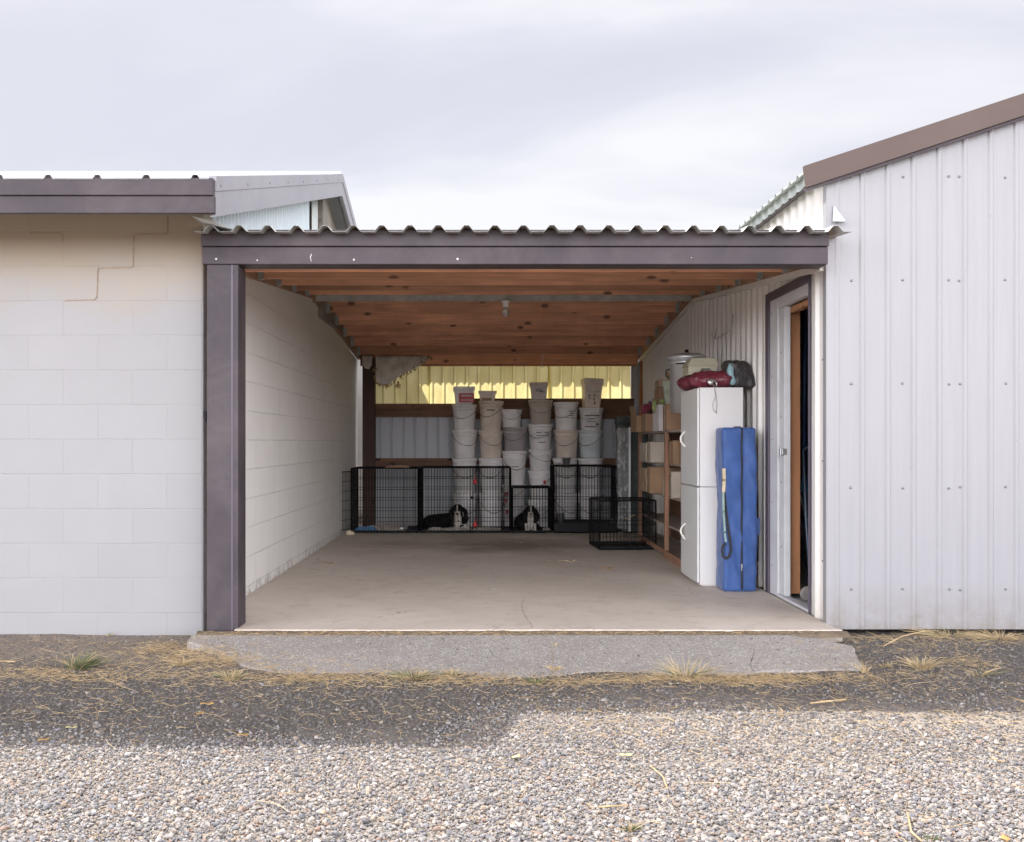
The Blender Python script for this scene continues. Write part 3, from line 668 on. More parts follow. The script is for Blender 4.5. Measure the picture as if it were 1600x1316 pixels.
w.tube([(X(487,-.16), -.162, Z(397,-.16)), (X(485,-.16), -.162, Z(402,-.16)), (X(486.5,-.16), -.162, Z(409,-.16))], .003, 5); w.build('paint_chip', m_label, CP)
# front post in brown steel wrap
w = MB(); w.box(X(323,-.16), X(372,-.16), -.158, .02, -.06, hz0-.002)
po = w.build('front_post', m_fascia, CP, bevel=.004)
w = MB(); w.box(X(361,-.16), X(364,-.16), -.1605, -.150, -.05, hz0-.004)
for px, py in ((330,425),(364,425),(333,625),(365,640),(330,800),(364,800),(368,972)): w.sphere((X(px,-.16), -.160, Z(py,-.16)), (.004, .003, .004), 8, 6)
w.build('post_seam', m_darktrim, po)
# joists with their hangers
def hanger(j, side, Y):
    mb = MB(); x0 = -1.60 if side < 0 else 1.955; s = -side; z = zb(Y)
    mb.box(min(x0, x0+s*.035), max(x0, x0+s*.035), Y-.027, Y-.0235, z-.004, z+.09)
    mb.box(min(x0, x0+s*.035), max(x0, x0+s*.035), Y+.0235, Y+.027, z-.004, z+.09)
    mb.box(min(x0, x0+s*.035), max(x0, x0+s*.035), Y-.027, Y+.027, z-.006, z-.0025)
    # splayed strap as on the photo
    mb.hexa([(x0, Y-.03, z-.035), (x0+s*.012, Y-.03, z-.035), (x0+s*.10, Y-.028, z+.06), (x0+s*.02, Y-.028, z+.06),
             (x0, Y-.034, z-.032), (x0+s*.012, Y-.034, z-.032), (x0+s*.10, Y-.032, z+.06), (x0+s*.02, Y-.032, z+.06)]) if False else None
    mb.box(min(x0, x0+s*.004), max(x0, x0+s*.004), Y-.055, Y-.027, z-.006, z+.09); mb.box(min(x0, x0+s*.004), max(x0, x0+s*.004), Y+.027, Y+.055, z-.006, z+.09)
    mb.build('joist_hanger', m_galv, j)
JY = [.61, 1.22, 1.83, 2.44, 3.05, 4.2, 4.8, 5.4, 6.0, 6.6]
for Y in JY:
    w = MB(); w.box(-1.60, 1.955, Y-.019, Y+.019, zb(Y), zb(Y)+.14); j = w.build('joist', m_wood, CP, bevel=.002)
    hanger(j, -1, Y); hanger(j, 1, Y)
w = MB(); w.box(-1.60, 1.955, 3.58, 3.64, 2.43, 2.56); w.build('ridge_beam', m_wood, CP)
w = MB()
n = 40
for i in range(n):
    x0 = -1.60+3.55*i/n; x1 = -1.60+3.55*(i+1)/n; a = .006*mnoise.noise(Vector((x0*4,0,0))); b = .006*mnoise.noise(Vector((x1*4,0,0)))
    w.hexa([(x0,3.53,2.39+a),(x1,3.53,2.39+b),(x1,3.578,2.40),(x0,3.578,2.40),(x0,3.535,2.455),(x1,3.535,2.455),(x1,3.578,2.455),(x0,3.578,2.455)])
w.build('taped_pipe', m_beam, CP)
for s, x0, x1 in ((-1, -1.646, -1.603), (1, 1.957, 1.996)):
    w = MB()
    for a, b in ((.03, 3.6), (3.6, 6.95)):
        w.hexa([(x0,a,zb(a)-.005),(x1,a,zb(a)-.005),(x1,b,zb(b+.0001 if a==3.6 else b)-.005),(x0,b,zb(b)-.005),(x0,a,zb(a)+.14),(x1,a,zb(a)+.14),(x1,b,zb(b)+.14),(x0,b,zb(b)+.14)])
    w.build('ledger', m_wood_y, CP)
w = MB()
for a, b in ((.035, 3.6), (3.6, 6.93)):
    w.hexa([(1.972,a,zb(a)-.045),(1.9965,a,zb(a)-.045),(1.9965,b,zb(b)-.045),(1.972,b,zb(b)-.045),(1.972,a,zb(a)-.006),(1.9965,a,zb(a)-.006),(1.9965,b,zb(b)-.006),(1.972,b,zb(b)-.006)])
w.build('wall_top_trim', m_white_side, CP)
# back wall
BY = 6.85
w = MB(); w.box(X(585,BY), 1.95, BY-.04, BY, Z(569,BY), Z(553,BY)); w.build('back_header', m_wood, CP)
w = MB(); w.box(-1.60, 1.95, BY+.005, BY+.045, Z(572,BY), zs(BY)); w.build('back_header', m_wood, CP)
w = MB(); w.box(X(567,BY-.1), X(586,BY-.1), BY-.15, BY-.005, 0, zb(BY)); w.build('back_post', m_post_dark, CP, bevel=.004)
w = MB(); w.box(X(1000,BY), X(1010,BY), BY-.06, BY-.0, 0, zb(BY)); w.build('back_post', m_stud, CP, bevel=.003)
for (a, b, t, bo) in ((585, 722, 631, 652), (712, 990, 623, 655), (585, 990, 716, 731)):
    dy = .002 if a == 712 else 0
    w = MB(); w.box(X(a,BY), X(b,BY), BY-.042-dy*4, BY-.003-dy, Z(bo,BY), Z(t,BY)); w.build('girt', m_wood_dark, CP, bevel=.002)
w = MB(); us, hs = ribs(X(567,BY), X(1006,BY), .15, .034, .016)
w.sheet(us, hs, lambda u: 0.0, lambda u: Z(632,BY), lambda u, v, h: (u, BY+.02-h, v))
us, hs = ribs(X(986,BY), X(1006,BY), .075, .03, .012); w.sheet(us, hs, lambda u: Z(632,BY), lambda u: Z(566,BY), lambda u, v, h: (u, BY+.012-h, v))
w.build('back_cladding', M_panel('grey_back_steel', (.42,.43,.45), 'x'), CP)
w = MB()
for a, b, dy in ((572, 671, 0), (668, 860.5, .012), (857, 986, 0)):
    us, hs = ribs(X(a,BY), X(b,BY), .152, .045, .022, .07); w.sheet(us, hs, lambda u: Z(636,BY), lambda u: Z(566,BY), lambda u, v, h: (u, BY+.06+dy+h, v), .001)
w.build('translucent_panel', m_yellow, CP)
w = MB(); w.box(X(669.5,BY), X(673,BY), BY+.050, BY+.075, Z(636,BY), Z(566,BY)) if False else None

# ================================================================== THINGS
# light bulb
b = empty('light_bulb', (X(790,3.5), 3.5, 2.39), 'bare clear bulb in a white socket under the ridge beam', 'light bulb')
w = MB(); bx, by, bz = X(790,3.5), 3.50, 2.392
w.lathe([(.045,0),(.045,-.012),(.028,-.022),(.024,-.06)], (bx,by,bz)); w.build('socket', m_handle, b)
w = MB(); w.lathe([(.014,-.055),(.018,-.075),(.031,-.10),(.034,-.12),(.026,-.143),(.002,-.155)], (bx,by,bz)); w.build('bulb', m_glass, b)
# torn liner hanging at the back left
w = MB()
def torn(mb, top, bot, y, amp, seed, nu=40, nv=12):
    vs = []
    for j in range(nv+1):
        for i in range(nu+1):
            t = i/nu; f = t*(len(bot)-1); k = min(int(f), len(bot)-2); fr_ = f-k
            bpx = bot[k][0]*(1-fr_)+bot[k+1][0]*fr_; bpy = bot[k][1]*(1-fr_)+bot[k+1][1]*fr_
            f2 = t*(len(top)-1); k2 = min(int(f2), len(top)-2); g2 = f2-k2
            tpx = top[k2][0]*(1-g2)+top[k2+1][0]*g2; tpy = top[k2][1]*(1-g2)+top[k2+1][1]*g2
            v = j/nv; px = tpx*(1-v)+bpx*v; py = tpy*(1-v)+bpy*v
            if j == nv: py += 2.2*mnoise.noise(Vector((px*.35, seed, 0)))+1.2*mnoise.noise(Vector((px*1.2, seed, 0)))
            Y = y+amp*mnoise.noise(Vector((px*.09, py*.06, seed)))-.10*v
            vs.append((X(px,y), Y, Z(py,y)))
    n1 = nu+1; fs = [(j*n1+i, j*n1+i+1, (j+1)*n1+i+1, (j+1)*n1+i) for j in range(nv) for i in range(nu)]
    mb.add(vs, fs, True)
torn(w, [(588,556.5),(620,556.5),(650,556.5),(673,556.5)], [(588,588),(590,598),(600,603),(612,600),(622,590),(640,581),(655,574),(670,562),(674,559)], 6.72, .05, 3)
torn(w, [(566,556.5),(582,556.5)], [(568,570),(572,577),(578,578),(582,572)], 6.62, .02, 5, 10, 6)
tl = w.build('torn_liner', m_torn); tag(tl, 'torn whitish insulation liner sagging under the roof at the back left corner', 'liner')
so = tl.modifiers.new('solid', 'SOLIDIFY'); so.thickness = .004
for (px, py) in [(587,580),(589,590),(591,598),(597,603),(603,603),(610,600),(616,594),(620,599),(622,604),(626,589),(634,584),(640,581),(648,577),(660,568),(671,560)]:
    w = MB()
    for k in range(5):
        x, z = X(px+random.uniform(-3,3),6.66), Z(py+random.uniform(-1.5,1.5),6.66)
        w.tube([(x,6.66,z+.02),(x+random.uniform(-.02,.02),6.655,z),(x+random.uniform(-.03,.03),6.65,z-random.uniform(.01,.04))], [.008,.006,.002], 5)
    w.build('frayed_tuft', m_torn_edge, tl)
# wire hook on right wall
w = MB()
w.tube([(1.992,2.15,2.09),(1.985,2.16,1.99),(1.95,2.17,1.945),(1.935,2.30,1.93),(1.935,2.50,1.93),(1.95,2.64,1.94),(1.975,2.69,1.97),(1.985,2.70,2.03)], .0045, 6); w.tube([(1.936,2.55,1.932),(1.93,2.62,1.97),(1.94,2.66,2.0)], .0035, 5)
tag(w.build('wire_hanger', m_steel), 'bent wire hanger hooked high on the ribbed side wall', 'hanger')
w = MB(); w.tube([(X(848,6.5),6.5,Z(553,6.5)),(X(848,6.5),6.5,Z(564,6.5)),(X(846.5,6.5),6.5,Z(568,6.5)),(X(847.5,6.5),6.5,Z(575,6.5))], .005, 5)
tag(w.build('hanging_string', m_torn), 'short frayed string hanging from the rear joist', 'string')

# ---------------- buckets
def bucket_profile(h=.37): return [(.122,0),(.125,.004),(.142,h*.74),(.1435,h*.745),(.151,h*.75),(.151,h*.77),(.144,h*.775),(.145,h*.86),(.152,h*.865),(.152,h*.885),(.146,h*.89),(.147,h-.03)]
def make_bucket():
    t = empty('bucket', (0,0,0)); h = .37
    w = MB(); w.lathe(bucket_profile(h), (0,0,0), 32); w.build('body', m_bk['white'], t)
    w = MB(); w.lathe([(.146,h-.032),(.156,h-.030),(.157,h-.002),(.152,h),(.144,h-.001),(.140,h-.010),(.02,h-.010),(.001,h-.010)], (0,0,0), 32); w.build('lid', m_bk['white'], t)
    w = MB(); pts = []
    for k in range(13):
        a = math.pi*k/12; pts.append((.158*math.cos(a), -.158*math.sin(a)*.96-.004, h*.80-.135*math.sin(a)**1.3))
    w.tube(pts, .0032, 5); w.tube([pts[5],pts[6],pts[7]], .005, 6)
    w.box(-.166,-.148,-.012,.012,h*.78,h*.83); w.box(.148,.166,-.012,.012,h*.78,h*.83); w.build('handle', M_plain('dull_wire', (.16,.15,.15), .5, .2, .1, 20, 0), t)
    return t
def make_square():
    t = empty('square_pail', (0,0,0)); h = .24
    w = MB(); b, T = .083, .100
    w.hexa([(-b,-b,0),(b,-b,0),(b,b,0),(-b,b,0),(-T,-T,h-.03),(T,-T,h-.03),(T,T,h-.03),(-T,T,h-.03)]); w.build('body', m_bk['white'], t, bevel=.014, seg=3)
    w = MB(); w.box(-.108,.108,-.108,.108,h-.055,h-.002); w.build('lid', m_bk['white'], t, bevel=.012, seg=3)
    w = MB(); pts = [( .110*math.cos(math.pi*k/10), -.110*math.sin(math.pi*k/10)**.5-.004 if 0<k<10 else 0, h-.06-.055*math.sin(math.pi*k/10)) for k in range(11)]; w.tube(pts, .002, 5); w.build('handle', m_galv, t)
    return t
B0 = make_bucket(); S0 = make_square(); used = {'b': False, 's': False}
def recolor(t, m):
    for c in t.children:
        if c.name.startswith(('body', 'lid')):
            c.material_slots[0].link = 'OBJECT'; c.material_slots[0].material = m
def put(kind, px, Yc, z0, z1, colr, label, sx=1, rz=0, tilt=0, group=None):
    src = B0 if kind == 'b' else S0
    if not used[kind]: t = src; used[kind] = True; t2 = t
    else: t2 = None
    if t2 is None:
        t = copy_tree(src)
    hh = .37 if kind == 'b' else .24
    t.location = (X(px, Yc), Yc, z0); t.scale = (sx, sx, (z1-z0)/hh); t.rotation_euler = (0, tilt, rz)
    recolor(t, m_bk[colr]); tag(t, label, 'bucket' if kind == 'b' else 'pail', group or 'stacked buckets along the back wall'); return t
YB = 6.50
# keep clean prototypes for the copies: the first put() must not alter scale before copying, so place in two passes
stacks = [
 ('leftmost stack', 726, [(0,.433,'white','bottom white bucket'),(.433,.866,'white','white lidded bucket, lid just above the crates'),(.866,1.214,'white','white bucket with sagging wire handle'),(1.214,1.53,'white','white round bucket under the red-labelled square pail')]),
 ('second stack from the left', 767, [(0,.433,'white','bottom bucket seen through crate wire'),(.433,.866,'white','white lidded bucket, lid just above the crates'),(.866,1.214,'cream','cream tinted bucket'),(1.214,1.575,'cream','topmost round cream bucket, scrawl on its collar')]),
 ('third and shortest stack', 804, [(0,.27,'white','bottom white bucket'),(.27,.536,'white','white bucket with lid level with the small crate top'),(.536,.955,'white','bright white bucket with black mark'),(.955,1.25,'grey','brownish grey bucket'),(1.25,1.47,'white','small pale topmost pail')]),
 ('fourth stack', 844, [(0,.36,'white','bottom bucket seen through crate wire'),(.36,.71,'white','white bucket with small red round mark'),(.71,.975,'white','plain white bucket with slanting handle'),(.975,1.29,'white','white bucket with worn printed mark'),(1.29,1.585,'tan','tan double bucket under the square pail')]),
 ('fifth stack', 884, [(0,.433,'white','bottom white bucket'),(.433,.866,'white','white lidded bucket behind the steel pail'),(.866,1.214,'cream','pale cream bucket'),(1.214,1.56,'white','topmost white bucket with scribbled note')]),
 ('rightmost stack', 923, [(0,.433,'white','bottom white bucket'),(.433,.866,'white','white lidded bucket, lid just above the crate'),(.866,1.214,'bluegrey','blue-grey tinted bucket'),(1.214,1.49,'white','white bucket with black edged paper label')])]
todo = []
for nm, px, bl in stacks:
    for (z0, z1, c, lab) in bl:
        sx = .86 if ('small pale' in lab) else (1.0 if z1-z0 > .3 else .98)
        todo.append(('b', px-(5 if 'small pale' in lab else 0)+random.uniform(-.8,.8), YB+random.uniform(-.01,.01), z0+.001, z1, c, lab+' in the '+nm, sx, random.uniform(-.5,.5)))
todo += [('s', 725, YB, 1.532, 1.752, 'white', 'white square pail with red label on top of the leftmost stack', 1.24, .05),
         ('s', 761.5, YB, 1.577, 1.700, 'cream', 'small cream square tub on top of the second stack', 1.06, 0),
         ('s', 842, YB, 1.587, 1.805, 'tan', 'greyish square pail with dark scrawl on top of the fourth stack', 1.08, -.03),
         ('s', 923.5, YB, 1.492, 1.855, 'cream', 'tall tilted square pail on top of the rightmost stack', 1.14, .1)]
b_first = True; s_first = True
objs = []
for t in todo:   # copy first, place after, so that prototypes stay unscaled
    src = B0 if t[0] == 'b' else S0
    fst = (t[0] == 'b' and b_first) or (t[0] == 's' and s_first)
    o = src if fst else copy_tree(src)
    if t[0] == 'b': b_first = False
    else: s_first = False
    objs.append(o)
for o, t in zip(objs, todo):
    kind, px, Yc, z0, z1, colr, lab, sx, rz = t; hh = .37 if kind == 'b' else .24
    o.location = (X(px, Yc), Yc, z0); o.scale = (sx, sx, (z1-z0)/hh); o.rotation_euler = (random.uniform(-.008,.008), R(2.5) if 'tilted' in lab else random.uniform(-.012,.012), rz)
    recolor(o, m_bk[colr]); tag(o, lab, 'bucket' if kind == 'b' else 'pail', 'stacked buckets along the back wall')
# printed marks and paper labels, each bent round its bucket, as parts
def wrap_label(o, name, px0, px1, py0, py1, mat, r, lift=.002, label=None):
    """a label on the bucket front between photo pixels; r = bucket radius there"""
    w = MB(); n = 8; cx, cy = o.location.x, o.location.y; vs = []
    for i in range(n+1):
        x = X(px0+(px1-px0)*i/n, cy-r); dx = max(-r*.99, min(r*.99, x-cx))
        y = cy-math.sqrt(r*r-dx*dx)-lift if r < .5 else cy-.118
        for py in (py0, py1): vs.append((x, y, Z(py, cy-r)))
    fs = [(2*i, 2*i+2, 2*i+3, 2*i+1) for i in range(n)]
    w.add(vs, fs, True); ob = w.build(name, mat)
    Mi = Matrix.LocRotScale(o.location, o.rotation_euler, o.scale).inverted()
    ob.data.transform(Mi); ob.parent = o
    return ob
def by(lab): return next(o for o in objs if o['label'].startswith(lab))
def flat_label(o, name, px0, px1, py0, py1, mat, yo):
    w = MB(); y = o.location.y-yo
    w.box(X(px0,y), X(px1,y), y-.003, y+.004, Z(py1,y), Z(py0,y)); ob = w.build(name, mat)
    ob.data.transform(Matrix.LocRotScale(o.location, o.rotation_euler, o.scale).inverted()); ob.parent = o; return ob
o = by('white square pail with red'); flat_label(o, 'red_label', 717, 741, 614.5, 629, m_red, .121)
flat_label(o, 'label_text', 721, 738, 617.5, 619.5, m_label, .124); flat_label(o, 'label_text', 720, 739, 624.5, 626, m_label, .124)
o = by('small cream square'); flat_label(o, 'brown_label', 753, 768, 622, 629, m_card, .104)
o = by('greyish square'); 
for a, b, c, d in ((837,848,610,611.5),(843,852,612,613),(838,846,607.5,608.6)): flat_label(o, 'scrawl', a, b, c, d, m_ink, .106)
o = by('tall tilted')
for a, b, c, d in ((919.5,922,617,619),(920,922,621,623),(928,929.5,616,620),(927.5,929,622,626),(928,930,628,632)): flat_label(o, 'scrawl', a, b, c, d, m_ink, .112)
o = by('white bucket with black edged'); wrap_label(o, 'paper_label', 914, 937, 649, 667.5, m_label, .153)
wrap_label(o, 'label_border', 914, 937, 648.4, 650, m_ink, .154); wrap_label(o, 'label_border', 914, 934, 666.3, 667.8, m_ink, .154); wrap_label(o, 'label_text', 918, 930, 654, 655.2, m_ink, .155); wrap_label(o, 'label_text', 917, 932, 658.5, 659.5, m_ink, .155); wrap_label(o, 'barcode', 931, 935.5, 661.5, 664.5, m_ink, .155)
o = by('topmost white bucket')
for a, b, c, d in ((889,896,642,643),(891,898,645.5,646.5),(890,897,649,650),(885,889,652,653),(892,899,652.5,653.5)): wrap_label(o, 'scribble', a, b, c, d, m_ink, .150)
o = by('white bucket with worn')
for a, b, c, d in ((838,846,675.5,676.5),(851,857,676,677),(838,858,680.5,681.3),(842,852,691,692)): wrap_label(o, 'faded_print', a, b, c, d, m_ink, .150)
o = by('topmost round cream')
wrap_label(o, 'scrawl', 760, 773, 640, 641.5, m_ink, .158)
o = by('bright white bucket'); wrap_label(o, 'black_mark', 799.5, 811, 729, 730, m_ink, .156)
o = by('white bucket with small red'); wrap_label(o, 'red_mark', 849, 853, 751, 757, m_red, .152)

# ---------------- dog crates
def crate(x0, x1, y0, y1, h, label, rz=0, dx=.034, dz=.125, tray=.03, panels='FBLRT', z0=0, name='dog_crate', trayh=None, rails=True):
    """wire crate; front at y0. built about its own corner so it can be turned"""
    c = empty(name, ((x0+x1)/2, (y0+y1)/2, z0), label, 'dog crate', 'wire dog crates at the back of the bay')
    wx, wy = (x1-x0)/2, (y1-y0)/2; L0 = Vector(c.location)
    def P(x, y, z): return (L0.x+x, L0.y+y, L0.z+z)
    def panel(a, b, zt, nm, zb_=.012):
        w = MB(); a = Vector(a); b = Vector(b); n = max(2, round((b-a).length/dx))
        for k in range(n+1):
            p = a.lerp(b, k/n); w.wire(P(p.x,p.y,zb_), P(p.x,p.y,zt), .0066 if k in (0, n) else .0021)
        m = max(2, round(zt/dz))
        for k in range(m+1):
            z = zb_+(zt-zb_)*k/m; w.wire(P(a.x,a.y,z), P(b.x,b.y,z), .0066 if k in (0, m) else .0026)
        w.build(nm, m_black_wire, c)
    if 'F' in panels: panel((-wx,-wy), (wx,-wy), h, 'front_panel')
    if 'B' in panels: panel((-wx,wy), (wx,wy), h, 'back_panel')
    if 'L' in panels: panel((-wx,-wy), (-wx,wy), h, 'side_panel')
    if 'R' in panels: panel((wx,-wy), (wx,wy), h, 'side_panel')
    if 'T' in panels:
        w = MB(); n = round(2*wx/dx); m = round(2*wy/dz)
        for k in range(n+1): x = -wx+2*wx*k/n; w.wire(P(x,-wy,h), P(x,wy,h), .0021)
        for k in range(m+1): y = -wy+2*wy*k/m; w.wire(P(-wx,y,h+.002), P(wx,y,h+.002), .0026)
        w.build('top_panel', m_black_wire, c)
    w = MB(); t = trayh or tray
    w.box(L0.x-wx+.008, L0.x+wx-.008, L0.y-wy+.008, L0.y+wy-.008, L0.z+.008, L0.z+.016)
    for (a, b, cc, d) in ((-wx+.006,wx-.006,-wy+.004,-wy+.010),(-wx+.006,wx-.006,wy-.010,wy-.004),(-wx+.006,-wx+.012,-wy+.011,wy-.011),(wx-.012,wx-.006,-wy+.011,wy-.011)):
        w.box(L0.x+a, L0.x+b, L0.y+cc, L0.y+d, L0.z+.005, L0.z+t)
    w.build('tray', m_black_plastic, c)
    c.rotation_euler = (0,0,rz); return c
Yc = 5.76
cA = crate(X(549,Yc), X(653,Yc), Yc, Yc+.60, .757, 'black wire dog crate with bedding, nearest the block wall')
# its door, swung open against the block wall
w = MB(); a = Vector((X(549,Yc)-.004, Yc)); b = Vector((a.x-.085, Yc-.22))
for k in range(8):
    p = a.lerp(b, k/7); w.wire((p.x,p.y,.05), (p.x,p.y,.72), .005 if k in (0,7) else .0022)
for k in range(7): z = .05+.67*k/6; w.wire((a.x,a.y,z), (b.x,b.y,z), .005 if k in (0,6) else .0026)
w.build('door', m_black_wire, cA)
cB = crate(X(656,Yc), X(798,Yc), Yc, Yc+.58, .765, 'wide black wire dog crate holding the lying dog')
w = MB(); a0, a1 = X(748,Yc), X(797,Yc)
for k in range(2): w.wire((X(735+k*4,Yc),Yc-.006,.02), (X(735+k*4,Yc),Yc-.006,.755), .004)
w.wire((a1,Yc-.006,.02),(a1,Yc-.006,.755),.006); w.box(X(735,Yc),X(740,Yc),Yc-.02,Yc-.004,.40,.43); w.build('door_frame', m_black_wire, cB)
cC = crate(X(801,Yc), X(861,Yc), Yc-.02, Yc+.5, .53, 'small low black wire dog crate holding the sitting dog')
cD = crate(X(865,Yc), X(964,Yc), Yc-.03, Yc+.52, .785, 'tall black wire dog crate with deep tray and hanging steel pails', trayh=.12)
w = MB(); w.wire((X(902,Yc),Yc-.036,.12),(X(902,Yc),Yc-.036,.78),.006); w.wire((X(906,Yc),Yc-.036,.12),(X(906,Yc),Yc-.036,.78),.004); w.build('door_frame', m_black_wire, cD)
cE = crate(1.105, 1.665, 3.92, 4.47, .485, 'small empty black wire crate standing forward of the others beside the shelf', rz=R(4), tray=.035)
# bedding and things in the crates
def crumple(name, x0, x1, y0, y1, z, h, mat, seed, label, cat, nx_=36, ny_=20, par=None):
    vs = []
    for j in range(ny_+1):
        for i in range(nx_+1):
            u = i/nx_; v = j/ny_; x = x0+(x1-x0)*u; y = y0+(y1-y0)*v
            e = min(u, 1-u, v, 1-v)*6; e = min(1, e)
            q = abs(mnoise.noise(Vector((x*14, y*14, seed))))*.7+abs(mnoise.noise(Vector((x*35, y*30, seed+3))))*.3
            vs.append((x+.012*mnoise.noise(Vector((y*20,seed,0))), y+.012*mnoise.noise(Vector((x*20,seed,4))), z+h*(.25+.9*q)*e))
    n1 = nx_+1; w = MB(); w.add(vs, [(j*n1+i,j*n1+i+1,(j+1)*n1+i+1,(j+1)*n1+i) for j in range(ny_) for i in range(nx_)], True)
    o = w.build(name, mat, par); s_ = o.modifiers.new('solid','SOLIDIFY'); s_.thickness = .006; s_.offset = 1
    if label: tag(o, label, cat)
    return o
crumple('blanket', X(566,6.0), X(632,6.0), Yc+.05, Yc+.5, .018, .07, m_blanket, 2, 'crumpled beige blanket on the tray of the left crate', 'blanket')
crumple('towel', X(556,5.9), X(590,5.9), Yc+.03, Yc+.2, .03, .055, m_bluetowel, 9, 'blue towel beside the beige blanket in the left crate', 'towel')
crumple('dog_pad', X(668,6.0), X(782,6.0), Yc+.03, Yc+.48, .016, .035, m_blanket, 12, 'thin pale speckled pad under the lying dog', 'dog pad')
crumple('cloth', X(604,Yc+.3), X(640,Yc+.3), Yc+.12, Yc+.34, .762, .035, M_cloth('orange_cloth', (.40,.20,.12), .6, 20, .9), 15, 'small orange-brown cloth lying on top of the left crate', 'cloth')
crumple('dog_pad', X(848,Yc+.2), X(860,Yc+.2), Yc+.03, Yc+.4, .016, .03, m_blanket, 17, 'scrap of pale pad beside the sitting dog', 'dog pad', 12, 12)
def pail(px, py_b, Y, w_, h_, label, handle=True):
    z = Z(py_b, Y); c = (X(px,Y), Y, z); t = empty('steel_pail', c, label, 'pail', 'small steel pails')
    w = MB(); w.lathe([(w_*.36,0),(w_*.47,h_*.95),(w_*.52,h_*.96),(w_*.52,h_),(w_*.45,h_),(w_*.34,.006),(.001,.006)], c, 20); w.build('body', m_steel, t)
    if handle:
        w = MB(); w.tube([(c[0]+w_*.5*math.cos(math.pi*k/8), c[1]-.01, z+h_*.95+(-1 if h_ > .08 and False else 1)*w_*.35*math.sin(math.pi*k/8)) for k in range(9)], .002, 5); w.build('handle', m_steel, t)
pail(885, 731, Yc+.15, .115, .125, 'steel pail standing on top of the tall crate', False)
pail(876, 817, Yc+.06, .10, .12, 'steel pail hanging inside the tall crate, left side')
pail(957, 829, Yc+.06, .075, .11, 'steel pail hanging low in the right corner of the tall crate')
w = MB(); w.lathe([(.06,0),(.085,.012),(.075,.05),(.07,.05),(.065,.012),(.001,.012)], (X(627,5.95),5.95,.018), 24); tag(w.build('food_bowl', m_steel), 'low steel food bowl at the right end of the left crate', 'bowl')
for (px, py, lab) in ((742, 753, 'red rubber toy hanging high on the wide crate door'), (742.5, 820, 'red rubber toy low at the wide crate door beside the dog')):
    w = MB(); x, z = X(px,Yc-.03), Z(py,Yc-.03); w.sphere((x,Yc-.03,z), (.024,.014,.03), 12, 8); w.tube([(x,Yc-.03,z+.02),(x+.008,Yc-.02,z+.055),(x+.002,Yc-.008,z+.06)], .006, 6)
    tag(w.build('dog_toy', m_red), lab, 'dog toy', 'red dog toys')
for k, (py, dx_) in enumerate(((772,1),(783,0),(800,2))):
    w = MB(); x, z = X(790+dx_,Yc+.3), Z(py,Yc+.3); w.box(x-.022,x+.022,Yc+.29,Yc+.31,z-.022,z+.022); 
    tag(w.build('hanging_tag', M_plain('dark_red_tag', (.20,.02,.03), .5, 0, .1, 20, 0) if k == 0 else bpy.data.materials['dark_red_tag'], bevel=.004), ('topmost','middle','lowest')[k]+' of three dark red tags hanging behind the wide crate door', 'tag', 'dark red tags')

# ---------------- dogs
def remesh_blob(name, parts, voxel, colorfn, mat, smooth_it=6):
    w = MB()
    for p in parts:
        if p[0] == 's': 
            M = Matrix.Translation(Vector(p[1]))
            if len(p) > 3: M = M @ Euler(p[3]).to_matrix().to_4x4()
            w.sphere((0,0,0), p[2], 20, 14, M)
        else: w.tube(p[1], p[2], 12)
    o = w.build(name, mat)
    md = o.modifiers.new('r', 'REMESH'); md.mode = 'VOXEL'; md.voxel_size = voxel
    ms = o.modifiers.new('s', 'SMOOTH'); ms.factor = .5; ms.iterations = smooth_it
    dg = bpy.context.evaluated_depsgraph_get(); me = bpy.data.meshes.new_from_object(o.evaluated_get(dg))
    o.modifiers.clear(); old = o.data; o.data = me; bpy.data.meshes.remove(old)
    me.polygons.foreach_set('use_smooth', [True]*len(me.polygons))
    if not me.materials: me.materials.append(mat)
    if colorfn:
        ca = me.color_attributes.new('coat', 'FLOAT_COLOR', 'POINT')
        for i, v in enumerate(me.vertices):
            c = colorfn(v.co); ca.data[i].color = (*c, 1)
    return o
def M_fur():
    m, nt, N, L, P = newmat('dog_coat'); a = N.new('ShaderNodeAttribute'); a.attribute_name = 'coat'
    v = worldpos(N, L, (1,1,.35)); n = noise(N, L, v, 120, 4, .6)
    L.new(mix(N, L, ramp(N, L, n, [(.3,0),(.8,.35)]), a.outputs['Color'], (.008,.006,.005)), P.inputs['Base Color']); P.inputs['Roughness'].default_value = .6
    P.inputs['Specular IOR Level'].default_value = .15; bump(N, L, P, n, .6, .006); return m
m_fur = M_fur(); BLK = (.006,.005,.006); WHT = (.62,.56,.50)
m_nose = M_plain('dog_nose', (.01,.009,.009), .25, 0, .1, 30, .05); m_eye = M_plain('dog_eye', (.03,.015,.008), .1, 0, .1, 30, 0)
